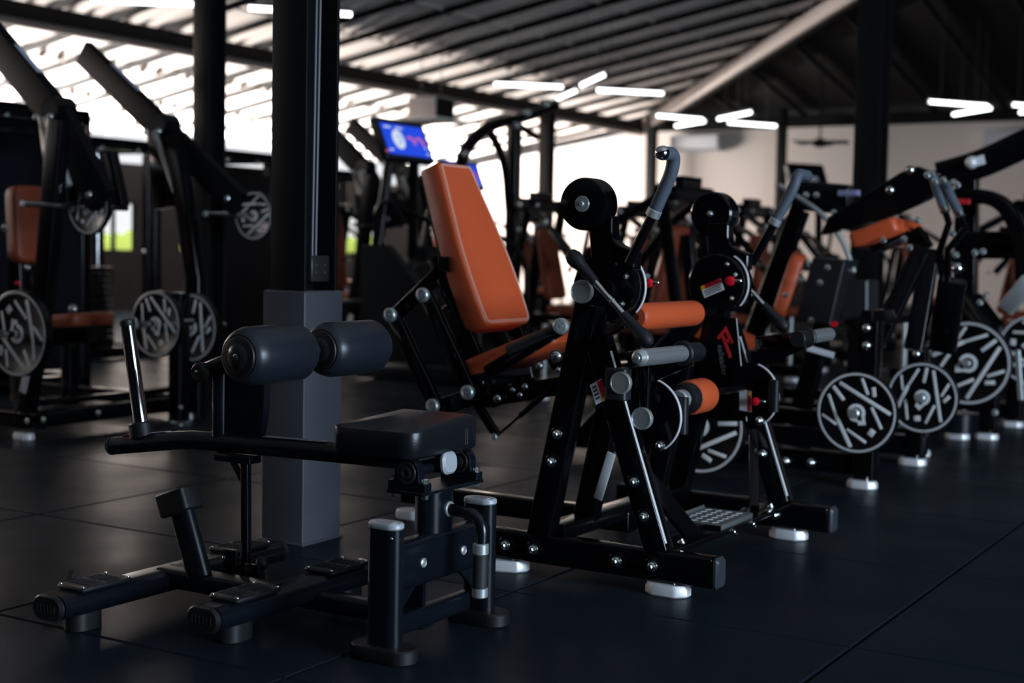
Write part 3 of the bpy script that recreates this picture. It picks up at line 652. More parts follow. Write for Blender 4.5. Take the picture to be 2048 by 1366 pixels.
# seat
s0, s1 = V((-2.62, YC, .575)), V((-2.28, YC, .715)); su = (s1-s0).normalized()
b = MB(); b.pad(rounded([(0, -.17), (.36, -.15), (.36, .15), (0, .17)], .04, 5), s0-V((0, 0, .03)), su, (0, 1, 0), .06, .016, .006); T.add('seat', b, ORNG, None, 'tan orange leather seat', .9)
for yy in (4.0, 4.43):
    p, q = QY(975, 745, 4.0), QY(1128, 652, 4.0); b = MB(); b.bar((p.x, yy, p.z), (q.x, yy, q.z), .03, .045, .006); sr = T.add('seat_rail', b, GLOSS)
    b = MB(); b.cyl((-2.42, yy-.005, .655), (q.x, yy-.005, q.z), .019, 20); T.add('rail_sleeve', b, DGRIP, sr)
    if yy < 4.2: T.inst('pivot_cap', CAPD, (q.x, yy-.018, q.z), (.5, -1, 0), 1.1, sr)
b = MB(); b.bar((-2.60, 4.1, .47), (-2.0, 4.1, .60), .05, .06); b.bar((-2.60, 4.33, .47), (-2.0, 4.33, .60), .05, .06); b.bar((-2.05, 3.96, .60), (-2.05, 4.45, .60), .06, .06); T.add('seat_frame', b, GLOSS)
for px_, py_, k in ((1112, 712, 1.3), (1078, 732, .9), (1116, 740, .6), (1050, 773, .7), (1025, 780, .6), (995, 797, .9), (1040, 790, .6)):
    p = QY(px_, py_, 4.06); T.inst('bolt', BOLT, p, (.4, -1, 0), k)
# roller pads between the frames
for cx_, cz_, ya, yb, r in ((-1.955, .782, 3.98, 4.43, .043), (-1.845, .525, 4.15, 4.28, .056)):
    b = MB(); b.lathe((cx_, ya, cz_), (0, 1, 0), [(0, r*.8), (.006, r*.95), (.016, r), (yb-ya-.016, r), (yb-ya-.006, r*.95), (yb-ya, r*.8)], 36); rp = T.add('roller_pad', b, ORNG, None, 'tan orange roller pad')
    b = MB(); b.tube([(cx_, 3.82, cz_), (cx_, 4.61, cz_)], .013, 14); T.add('roller_axle', b, GLOSS, rp)
    if r > .05:
        b = MB(); b.lathe((cx_, ya-.045, cz_), (0, 1, 0), [(0, .034), (.006, .046), (.03, .052), (.045, .050)], 32); T.add('roller_collar', b, RUBBER, rp)
        b = MB(); b.lathe((cx_, ya-.075, cz_), (0, 1, 0), [(0, .026), (.004, .030), (.03, .031)], 28); T.add('roller_hub', b, BRUSH, rp)

# ------------------------------------------------------------------ weight plates (unit radius, front face towards -Y, on pegs that run along Y)
def ring_lathe(b, prof, n=48):
    R = [[V((math.cos(2*math.pi*i/n)*r, y, math.sin(2*math.pi*i/n)*r)) for i in range(n)] for y, r in prof]
    b.rings(R+[R[0]], False, False); bmesh.ops.remove_doubles(b.bm, verts=b.bm.verts, dist=1e-6); return b
def plate_mesh():
    out = []
    b = ring_lathe(MB(), [(-.10, .165), (-.10, .86), (-.115, .885), (-.115, .97), (-.10, 1), (.10, 1), (.115, .97), (.115, .885), (.10, .86), (.10, .165)]); out.append(('disc', mesh_of(b, PLATEB, 'plate_disc')))
    b = ring_lathe(MB(), [(-.117, .915), (-.122, .925), (-.122, .962), (-.117, .972)]); out.append(('rim', mesh_of(b, RIMG, 'plate_rim')))
    segs = [((-.44, .71), (.84, .02), .050), ((.11, .85), (.27, .46), .042), ((.40, .65), (.43, .42), .055), ((-.60, .61), (-.32, .29), .05), ((-.71, .41), (-.50, -.13), .040),
            ((-.50, -.13), (-.12, -.85), .055), ((-.86, -.10), (-.49, -.32), .035), ((-.23, -.42), (.26, -.71), .040), ((.37, .16), (.63, -.35), .042), ((.33, -.42), (.45, -.50), .10)]
    for p, q, w_ in segs:
        b = MB(); b.sweep([(p[0], -.104, p[1]), (q[0], -.104, q[1])], rrect(w_*1.75, .02, .008, 2), (0, 1, 0), .006); out.append(('raised_bar', mesh_of(b, PLATEW, 'plate_bar')))
    P = [(.22*math.cos(a), .22*math.sin(a)) for a in [math.radians(t) for t in range(-20, 292, 12)]]+[(.06, -.30), (.24, -.28)]
    b = MB(); n = len(P); R = [[V((x*k, y, z*k)) for x, z in P] for y, k in ((-.09, 1), (-.118, 1), (-.118, .64), (-.09, .64))]; b.rings(R, False, False); out.append(('hub_ring', mesh_of(b, PLATEW, 'plate_hub')))
    b = ring_lathe(MB(), [(-.115, .13), (-.115, .165), (-.10, .168), (.1, .168), (.1, .13)]); out.append(('bore_sleeve', mesh_of(b, ZINC, 'plate_bore')))
    return out
PM = plate_mesh()
def plate(px, py, rpx, y, label, roll=0, turn=0):
    c = QY(px, py, y); r = rpx/FPX*(c-CP).dot(CF)
    o = bpy.data.objects.new('weight_plate', None); C.objects.link(o); o.location = c; o.rotation_euler = (0, roll, turn); o.scale = (r, r*.9, r)
    tag(o, label, 'weight plate', 'weight plates on machine pegs')
    for nm, me in PM:
        k = bpy.data.objects.new(nm, me); C.objects.link(k); k.parent = o
    return c, r, o
plates = {}
for key, px, py, rp, y, roll, lab in (
    ('a', 1715, 825, 82, 5.80, 0, 'black weight plate with pale bars at the right, lowest and nearest of the right-hand row'),
    ('b', 1846, 795, 71, 6.62, .9, 'black weight plate half hidden behind a square post at the right'),
    ('c', 1938, 726, 84, 7.75, 1.6, 'black weight plate high at the right with long crossing pale bars'),
    ('d', 2070, 700, 72, 8.6, 2.6, 'black weight plate cut off by the right edge of the photo'),
    ('e', 1402, 852, 95, 5.62, 2.2, 'weight plate seen through the A-frames of the hip machine'),
    ('f', 40, 667, 87, 4.60, 3.4, 'large weight plate at the far left, in front of the white striped leg'),
    ('g', 180, 413, 56, 5.02, 1.2, 'small weight plate high on the left on a long steel peg'),
    ('h', 315, 648, 67, 5.25, .3, 'weight plate behind the polished steel horn of the bench'),
    ('i', 386, 655, 68, 5.72, 1.0, 'weight plate just right of the one behind the steel horn'),
    ('j', 510, 432, 48, 6.40, 2.0, 'small weight plate at the foot of the long slanted lever beside the near column'),
    ('k', 845, 592, 51, 9.8, 1.4, 'weight plate beyond the link bars behind the tan backrest')):
    plates[key] = plate(px, py, rp, y, lab, roll)
    if key == 'k': plates['k'][2].location.z = plates['h'][0].z

# ------------------------------------------------------------------ plate-loaded lever machine, second row on the left
def bolts(T, pts, y, k=.9, axis=(0, -1, 0)):
    for px, py in pts: T.inst('bolt', BOLT, QY(px, py, y), axis, k)
def pegs(T, key, back=.25, front=.16, r=.0195):
    c, rr, _o = plates[key]; b = MB(); b.cyl(c+V((0, -front, 0)), c+V((0, back, 0)), r, 20, .004); p = T.add('weight_peg', b, CHROME, None, 'polished steel peg')
    b = MB(); b.cyl(c+V((0, -front-.004, 0)), c+V((0, -front+.012, 0)), r*1.1, 16, .004); T.add('peg_tip', b, BRUSH, p)
T = Thing('lever_row_machine', 'black machine with two long slanted levers at the left, tan seat between its plates', 'gym machine', (-5.75, 5.35, 0))
LY, FY = 4.82, 5.92
b = MB(); b.bar((-5.70, LY-.05, .09), (-5.70, FY+.05, .09), .07, .08, .008); T.add('front_rail', b, GLOSS)
b = MB(); b.bar((-5.78, LY+.1, .16), (-5.78, FY, .16), .05, .03, .008); T.add('foot_rest', b, GLOSS)
for yy in (LY, FY):
    b = MB(); b.bar((-6.9, yy, .09), (-5.62, yy, .09), .07, .08, .008); T.add('base_rail', b, GLOSS); foot(T, -5.68, yy-.06, w=.12); foot(T, -6.8, yy-.06, w=.12)
p = [QY(x, y, LY) for x, y in ((48, 850), (92, 560), (118, 240))]
b = MB(); b.sweep(p, rrect(.07, .10, .008), (1, 0, 0)); up = T.add('upright', b, GLOSS)
b = MB(); b.bar(QY(45, 785, LY-.052), QY(62, 708, LY-.052), .003, .045, .001, (1, 0, 0)); T.add('white_strip', b, WHITEP, up)
p = [QY(x, y, FY) for x, y in ((392, 835), (392, 560), (350, 270))]
b = MB(); b.sweep(p, rrect(.07, .10, .008), (1, 0, 0)); T.add('upright', b, GLOSS)
q = QY(358, 850, 5.62); b = MB(); b.bar((q.x, 5.62, .03), (q.x, 5.62, .72), .085, .085, .008); T.add('peg_post', b, GLOSS)
bolts(T, ((362, 815), (362, 851), (345, 845)), 5.57); bolts(T, ((55, 842), (88, 839), (197, 826)), LY-.06)
for yy, pts, wd in ((4.95, ((-20, 70), (112, 228), (205, 402)), .17), (6.0, ((168, 105), (325, 258), (478, 408)), .15)):
    P = [QY(x, y, yy) for x, y in pts]; b = MB(); b.sweep(P, rrect(.06, wd, .01), (1, 0, 0), .004); lv = T.add('lever_arm', b, mat('dull_black_paint_%d' % int(yy), (.004, .004, .006), .5, spec=.12))
    dq = (P[1]-P[0]); nrm = V((dq.z, 0, -dq.x)).normalized()
    if nrm.x < 0: nrm = -nrm
    b = MB(); b.bar(P[0].lerp(P[1], .30)+nrm*(wd/2+.001), P[0].lerp(P[1], .65)+nrm*(wd/2+.001), .035, .003, .001, nrm, 0); T.add('pale_strip', b, mat('pale_blue_strip_%d' % int(yy*10), (.45, .50, .62), .4), lv)
    b = MB(); b.bar(P[0].lerp(P[1], .1), P[0].lerp(P[1], .1)+V((-.15, .35, -.1)), .05, .05); T.add('lever_handle', b, GLOSS, lv)
    b = MB(); b.lathe(P[1]+V((.02, -.06, .02)), (0, 1, 0), [(0, .06), (.004, .066), (.12, .066), (.124, .06)], 28); T.add('lever_pivot', b, GLOSS, lv)
    b = MB(); b.tube([P[1]+V((.0, -.06, -.02)), P[1]+V((.16, -.06, -.36))], .018, 16); T.add('lever_rod', b, BRUSH, lv)
    b = MB(); b.bar(P[1]+V((-.02, 0, 0)), P[1]+V((.04, 0, -.45)), .08, .16, .02, (1, 0, 0)); T.add('lever_housing', b, GLOSS, lv)
    for t, h in ((1.0, -.05), (1.0, .05)): T.inst('bolt', BOLT, P[1]+V((h, -.08, -.02)), (.3, -1, .3), 1.1, lv)
    T.inst('bolt', BOLT, P[2]+V((-.05, -.04, .03)), (.3, -1, .3), 1.1, lv)
for key in 'fghij': pegs(T, key, .06 if key == 'j' else .25, .42 if key in 'gj' else (.16 if key in 'hf' else .05), .015 if key in 'gj' else .0195)
c = plates['f'][0]; b = MB(); b.bar(c+V((0, .22, 0)), (c.x-.02, LY+.02, c.z-.05), .08, .07); b.bar(c+V((-.25, .2, -.03)), c+V((.25, .22, .0)), .06, .08); T.add('peg_arm', b, GLOSS)
c = plates['g'][0]; b = MB(); b.bar(c+V((0, .2, 0)), QY(150, 300, 5.0)+V((0, .22, 0)), .06, .09, .01, (1, 0, 0)); T.add('peg_arm', b, GLOSS)
c = plates['i'][0]; b = MB(); b.bar(c+V((.05, .16, 0)), c+V((-.4, .16, -.05)), .06, .08); T.add('peg_arm', b, GLOSS)
s0 = QY(140, 655, 5.35); b = MB(); b.pad(rounded([(-.22, -.17), (.2, -.15), (.2, .15), (-.22, .17)], .05, 4), s0, (1, 0, .1), (0, 1, 0), .07, .02, .006); T.add('seat', b, ORNG_SHADE, None, 'tan orange seat pad', .9)
s1 = QY(56, 528, 5.3); b = MB(); b.pad(rounded([(0, -.14), (.42, -.12), (.42, .12), (0, .14)], .07, 5), s1, (-.12, 0, 1), (0, -1, 0), .09, .025, .006); T.add('chest_pad', b, ORNG_SHADE, None, 'tan orange upright pad', .9)
b = MB(); b.bar((s1.x-.05, 5.3, .10), (s1.x-.08, 5.3, s1.z+.3), .08, .10, .01, (1, 0, 0)); b.bar((s0.x, 5.35, .1), (s0.x, 5.35, s0.z), .07, .07); T.add('seat_post', b, GLOSS)
b = MB(); b.bar((-6.6, LY, 1.62), (-6.55, FY, 1.62), .08, .1); T.add('top_rail', b, GLOSS)
T.inst('bolt', BOLT, QY(10, 455, 4.95), (.3, -1, .2), 1.2); T.inst('bolt', BOLT, QY(55, 535, 5.1), (.3, -1, .2), 1); T.inst('bolt', BOLT, QY(146, 618, 5.2), (.3, -1, .2), 1.5)
b = MB(); b.lathe(QY(38, 566, 5.1), (0, -1, 0), [(0, .012), (.02, .012)], 12); T.add('pull_knob', b, RED)
LEVER = T.o

# ------------------------------------------------------------------ right-hand row: post machine with tan arm pad, then the tall curved machine
T = Thing('arm_curl_machine', 'black machine with a tan sloping arm pad on splayed legs at the right', 'gym machine', (-2.2, 6.4, 0))
bw = .08
def vpost(T, px, y, ztop, w_=.085, ft=True, name='post'):
    q = QY(px, 900, y); b = MB(); b.bar((q.x, y, .03), (q.x, y, ztop), w_, w_, .008, (1, 0, 0)); o = T.add(name, b, GLOSS)
    if ft: foot(T, q.x, y-.05, w=.13)
    return q.x
xa = vpost(T, 1733, 5.97, QY(1733, 640, 5.97).z); xb = vpost(T, 1831, 6.78, QY(1831, 690, 6.78).z)
bolts(T, ((1733, 656), (1733, 691)), 5.92, 1.2); bolts(T, ((1831, 775), (1831, 800), (1833, 708)), 6.73, 1.1); bolts(T, ((1672, 795), (1572, 922), (1622, 925)), 5.95, 1.3)
b = MB(); b.bar((xa-.02, 5.97, .72), (xb, 6.78, .72), .05, .07); T.add('top_link', b, GLOSS)
b = MB(); b.bar((-3.3, 6.0, .09), (-1.78, 6.0, .09), .07, .09); T.add('base_rail', b, GLOSS)
b = MB(); b.bar((-3.3, 6.78, .09), (-1.78, 6.78, .09), .07, .09); T.add('base_rail', b, GLOSS)
b = MB(); b.bar((-2.9, 5.97, .09), (-2.9, 6.8, .09), .07, .09); T.add('base_rail', b, GLOSS)
for x0, x1 in ((-3.2, -2.55),):
    b = MB(); b.bar((x0, 6.0, .1), (x1, 6.0, .78), .07, .09, .008, (1, 0, 0)); T.add('upright', b, GLOSS)
for p, q in (((1846, 495), (1752, 690)), ((1862, 500), (1828, 700))):
    b = MB(); b.bar(QY(*p, 6.4), QY(*q, 6.3), .05, .08, .006, (1, 0, 0)); T.add('splayed_leg', b, GLOSS)
pl = QY(1706, 474, 6.25); pr = QY(1800, 438, 6.25); u = (pr-pl).normalized(); pk = QY(1880, 436, 6.6)
b = MB(); b.pad(rounded([(0, -.02), ((pr-pl).length, -.02), ((pr-pl).length, .42), (0, .42)], .03, 4), pl-V((0, 0, .05)), u, (.12, 1, 0), .07, .02, .004); T.add('arm_pad', b, ORNG, None, 'tan orange arm pad', .9)
b = MB(); b.bar(pl+V((.05, .2, -.05)), pr+V((0, .2, -.05)), .20, .03); b.bar(QY(1850, 500, 6.45), pr+V((0, .2, -.05)), .06, .08); T.add('pad_bracket', b, GLOSS)
b = MB(); y = 6.75; P = [QY(x, yy, y) for x, yy in ((1640, 470), (1655, 435), (1800, 345), (1835, 332), (1880, 350), (1885, 372), (1850, 400), (1760, 440))]
b.prism(P, (0, .09, 0), .006); wd = T.add('swing_weight_arm', b, GLOSS)
for q in ((1780, 380), (1820, 340)): T.inst('bolt', BOLT, QY(*q, y-.004), (0, -1, 0), 1.3, wd)
for k, (p, q) in enumerate((((1864, 348), (1889, 420)), ((1886, 362), (1920, 430)))):
    a, c = QY(*p, 6.3), QY(*q, 6.3); b = MB(); b.tube([a, c], .021, 18); g = T.add('hand_grip', b, GRIP)
    dv = (c-a).normalized()
    for e, s in ((a, -1), (c, 1)):
        b = MB(); b.lathe(e, dv*s, [(-.012, .023), (.006, .023), (.015, .015)], 18); T.add('grip_end', b, ZINC, g)
    b = MB(); b.tube([c, c+dv*.06, QY(1880+k*15, 500, 6.35), QY(1885+k*12, 560, 6.4)], .015, 12); T.add('grip_arm', b, GLOSS, g)
for q in ((1767, 480), (1808, 478), (1819, 495), (1905, 467), (1855, 350), (1870, 362), (1835, 440), (1915, 370)): T.inst('bolt', BOLT, QY(*q, 6.25), (.4, -1, .2), .9)
b = MB(); b.sphere(QY(1915, 537, 6.2), .026); T.add('ball_knob', b, CHROME)
b = MB(); b.bar(QY(1905, 560, 6.4), QY(1885, 700, 6.5), .07, .12, .02, (1, 0, 0)); T.add('rear_housing', b, GLOSS)
for key in 'abe': pegs(T, key, back=.28, front=.05)
c = plates['e'][0]; b = MB(); b.bar(c+V((0, .28, 0)), (c.x, 5.97, .1), .06, .07); b.bar((c.x-.1, 5.95, c.z+.05), (xa, 5.97, c.z+.02), .06, .07); T.add('peg_arm', b, GLOSS)
c = plates['b'][0]; b = MB(); b.bar(c+V((0, .2, 0)), (xb, 6.8, c.z), .06, .07); T.add('peg_arm', b, GLOSS)
s0 = QY(1340, 640, 6.35); b = MB(); b.pad(rounded([(0, -.16), (.42, -.14), (.42, .14), (0, .16)], .05, 4), s0, (1, 0, -.35), (0, 1, 0), .07, .02, .006); T.add('seat', b, ORNG, None, 'tan orange seat pad', .9)
b = MB(); b.bar((s0.x+.2, 6.35, .1), (s0.x+.2, 6.35, s0.z-.05), .07, .07); b.bar((s0.x+.2, 6.0, .1), (s0.x+.2, 6.78, .1), .07, .07); T.add('seat_post', b, GLOSS)
b = MB(); b.lathe(QY(1670, 648, 5.9), (0, -1, 0), [(0, .012), (.02, .012)], 12); T.add('pull_knob', b, RED)
b = MB(); a, c = QY(1615, 696, 5.95), QY(1668, 711, 5.95); b.bar(a, c, .004, .026, .001, ch=0); T.add('white_strip', b, WHITEP)

T = Thing('reclined_press_machine', 'black machine with tan backrest seen edge-on and bent steel rail, behind the far grip', 'gym machine', (-2.7, 7.4, 0))
a, c = QY(1572, 632, 7.2), QY(1612, 512, 7.2); u = (c-a).normalized()
b = MB(); b.pad(rounded([(0, -.15), ((c-a).length, -.11), ((c-a).length, .11), (0, .15)], .05, 4), a, u, (-.30, .95, 0), .07, .02, .004); T.add('backrest', b, ORNG, None, 'tan orange backrest', .9)
b = MB(); P = [QY(x, y, 7.12) for x, y in ((1590, 640), (1625, 515), (1690, 520), (1660, 650))]; b.prism(P, (0, .24, 0), .006); T.add('back_housing', b, mat('dark_plastic_shell', (.012, .013, .016), .4))
b = MB(); b.tube(fillet([QY(1558, 370, 7.3), QY(1650, 430, 7.3), QY(1690, 490, 7.3), QY(1708, 545, 7.3)], .2, 6), .014, 12); T.add('bent_rail', b, BRUSH)
b = MB(); b.bar((-3.2, 7.1, .09), (-1.85, 7.1, .09), .07, .09); T.add('base_rail', b, GLOSS); b = MB(); b.bar((-3.2, 7.9, .09), (-1.85, 7.9, .09), .07, .09); T.add('base_rail', b, GLOSS)
b = MB(); b.bar((-2.6, 7.1, .09), (-2.6, 7.9, .09), .07, .09); T.add('base_rail', b, GLOSS)
for xx, yy in ((-1.9, 7.1), (-1.9, 7.9), (-3.1, 7.1), (-3.1, 7.9)): foot(T, xx, yy-.04, w=.13)
b = MB(); b.bar((-2.6, 7.3, .1), QY(1650, 640, 7.3), .08, .1, .01, (1, 0, 0)); b.bar((-3.1, 7.5, .1), QY(1600, 420, 7.5), .08, .1, .01, (1, 0, 0)); T.add('upright', b, GLOSS)
b = MB(); b.bar(QY(1590, 390, 7.5), QY(1700, 400, 7.5), .1, .16, .02); T.add('top_housing', b, GLOSS)
b = MB(); P = [QY(x, y, 7.25) for x, y in ((1680, 560), (1735, 560), (1735, 630), (1680, 640))]; b.prism(P, (0, .2, 0), .01); T.add('side_cover', b, mat('charcoal_cover', (.016, .018, .021), .4))
for q in ((1612, 390), (1633, 390), (1680, 450), (1655, 535), (1640, 565), (1622, 640), (1600, 560), (1560, 660), (1571, 590), (1668, 425)): T.inst('bolt', BOLT, QY(*q, 7.0), (.4, -1, .2), .9)
b = MB(); b.bar(QY(1678, 387, 7.2), QY(1718, 386, 7.2), .05, .03, .008); T.add('blue_lit_panel', b, mat('pale_violet_plastic', (.35, .36, .6), .3))
for p, q in (((1750, 690), (1700, 640)), ((1720, 590), (1690, 625))):
    b = MB(); b.bar(QY(*p, 7.3), QY(*q, 7.3), .03, .04); T.add('brace', b, GLOSS)

T = Thing('tall_curved_press_machine', 'tall black machine with a thick overhead arm and curved tube at the right edge', 'gym machine', (-1.9, 8.3, 0))
xa = vpost(T, 1975, 8.0, QY(1975, 650, 8.0).z, .09); xb = vpost(T, 2026, 8.7, QY(2026, 650, 8.7).z, .09)
b = MB(); b.sweep(fillet([QY(x, y, 8.0) for x, y in ((1878, 352), (1960, 330), (2070, 278))], .3), rrect(.08, .15, .015), (0, 0, 1)); ar = T.add('overhead_arm', b, GLOSS)
b = MB(); b.bar(QY(1958, 312, 7.94), QY(1962, 330, 7.94), .004, .05, .001, (1, 0, 0), 0); T.add('white_strip', b, WHITEP, ar)
b = MB(); b.sphere(QY(1943, 325, 7.9), .035); T.add('pivot_knob', b, CAST, ar)
b = MB(); b.sweep(fillet([QY(x, y, 8.1) for x, y in ((1900, 395), (2000, 392), (2045, 470), (2048, 560))], .35, 8), rrect(.08, .11, .015), (0, 1, 0)); T.add('curved_tube', b, GLOSS)
b = MB(); b.bar(QY(1930, 480, 8.2), QY(2080, 482, 8.2), .09, .10); T.add('mid_beam', b, GLOSS); b = MB(); b.bar(QY(1930, 507, 8.3), QY(2080, 507, 8.3), .08, .06); T.add('mid_beam', b, GLOSS)
b = MB(); b.bar(QY(1935, 330, 8.25), QY(1930, 700, 8.25), .1, .12, .01, (1, 0, 0)); T.add('upright', b, GLOSS)
b = MB(); b.bar((-3.2, 8.0, .09), (-1.82, 8.0, .09), .07, .09); T.add('base_rail', b, GLOSS); b = MB(); b.bar((-3.2, 8.7, .09), (-1.82, 8.7, .09), .07, .09); T.add('base_rail', b, GLOSS); b = MB(); b.bar((-2.2, 8.0, .09), (-2.2, 8.7, .09), .07, .09); T.add('base_rail', b, GLOSS)
b = MB(); b.bar(QY(1960, 690, 7.95), (xa, 8.0, .5), .14, .16, .02); b.bar(QY(1940, 600, 8.1), QY(1985, 660, 8.0), .12, .1, .02); T.add('pivot_housing', b, GLOSS)
b = MB(); a = QY(1915, 870, 7.7); b.lathe((a.x, a.y, .06), (0, 0, 1), [(0, .10), (.004, .105), (.10, .105), (.104, .1)], 28); T.add('floor_weight', b, SATIN)
for q in ((1966, 503), (1972, 590), (1960, 605), (1990, 825), (1928, 825), (1900, 820), (1912, 510), (1950, 505), (1907, 365)): T.inst('bolt', BOLT, QY(*q, 7.8), (.4, -1, .2), 1.0)
b = MB(); b.bar(QY(1910, 403, 7.9), QY(1940, 404, 7.9), .02, .03, .004); T.add('red_tag', b, REDP)
b = MB(); P = QY(2010, 620, 8.0), QY(2060, 560, 8.0); b.bar(*P, .05, .09); T.add('side_brace', b, BRUSH); b = MB(); b.bar(QY(2035, 700, 8.2), QY(2042, 800, 8.2), .03, .03); T.add('side_brace', b, BRUSH)
for key in 'cd': pegs(T, key, back=.3, front=.06)
c = plates['c'][0]; b = MB(); b.bar(c+V((0, .26, 0)), (xa, 8.0, c.z-.05), .07, .08); T.add('peg_arm', b, GLOSS)

# ------------------------------------------------------------------ machines further back
def local_bolts(T, pts, axis=(0, -1, 0), k=1.0):
    for p in pts: T.inst('bolt', BOLT, p, axis, k)
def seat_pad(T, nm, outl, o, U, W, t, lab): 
    b = MB(); b.pad(rounded(outl, .05, 3), o, U, W, t, .02, .006, 3); return T.add(nm, b, ORNG_SHADE, None, lab, .9)
def make_press():
    T = Thing('chest_press_machine', '-', 'gym machine')
    for s in (-1, 1):
        b = MB(); b.bar((-.75, s*.42, .09), (.55, s*.42, .09), .07, .08); T.add('base_rail', b, GLOSS)
        b = MB(); b.bar((-.55, s*.34, .10), (-.32, s*.30, 1.30), .08, .06, .008, (1, 0, 0)); T.add('upright', b, GLOSS)
        b = MB(); b.sweep([(-.34, s*.30, 1.36), (-.05, s*.40, 1.18), (.22, s*.42, .86)], rrect(.05, .07, .01), (0, 1, 0)); a = T.add('press_arm', b, GLOSS)
        b = MB(); b.cyl((.20, s*.42, .88), (.24, s*.22, .90), .02, 14); T.add('hand_grip', b, DGRIP, a)
        b = MB(); b.cyl((.245, s*.20, .90), (.24, s*.225, .90), .023, 14); T.add('grip_end', b, ZINC, a)
        b = MB(); b.cyl((-.05, s*.40, 1.18), (-.05, s*.62, 1.18), .022, 16); T.add('weight_peg', b, CHROME, a)
        b = MB(); b.cyl((-.34, s*.25, 1.36), (-.34, s*.37, 1.36), .06, 20); T.add('arm_pivot', b, GLOSS)
        b = MB(); b.cyl((.45, s*.42, .13), (.45, s*.42, .5), .018, 12); T.add('storage_peg', b, BRUSH)
        for x in (-.65, .47): foot(T, x, s*.42, w=.12)
    b = MB(); b.bar((-.55, -.42, .10), (-.55, .42, .10), .07, .08); T.add('cross_rail', b, GLOSS)
    b = MB(); b.bar((-.34, -.36, 1.36), (-.34, .36, 1.36), .09, .10); T.add('top_rail', b, GLOSS)
    b = MB(); b.bar((.3, 0, .1), (-.55, 0, .10), .07, .08); T.add('spine', b, GLOSS)
    b = MB(); b.bar((.02, 0, .1), (.02, 0, .46), .07, .07); b.bar((-.5, 0, .1), (-.36, 0, 1.1), .07, .08, .008, (1, 0, 0)); b.bar((-.45, 0, .40), (.05, 0, .42), .06, .06); T.add('seat_post', b, GLOSS)
    b = MB(); b.bar((-.36, -.14, 1.43), (-.36, .14, 1.43), .07, .09); T.add('top_stop', b, GLOSS)
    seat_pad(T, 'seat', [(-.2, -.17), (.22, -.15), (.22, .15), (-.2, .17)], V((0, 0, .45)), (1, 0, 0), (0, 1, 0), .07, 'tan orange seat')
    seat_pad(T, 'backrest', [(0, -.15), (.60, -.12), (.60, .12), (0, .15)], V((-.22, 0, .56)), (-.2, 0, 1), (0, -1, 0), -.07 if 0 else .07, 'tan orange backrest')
    local_bolts(T, [(-.5, -.38, .3), (-.42, -.36, .8), (-.36, -.345, 1.15), (-.34, -.375, 1.36), (-.05, -.43, 1.22), (.2, -.45, .9), (.4, -.46, .09), (-.3, -.46, .09)], (0, -1, 0), 1.3)
    local_bolts(T, [(-.27, .25, 1.36), (-.27, -.2, 1.36), (.27, .42, .86), (.27, -.42, .86), (.59, .42, .1), (.59, -.42, .1)], (1, 0, 0), 1.3)
    return T.o
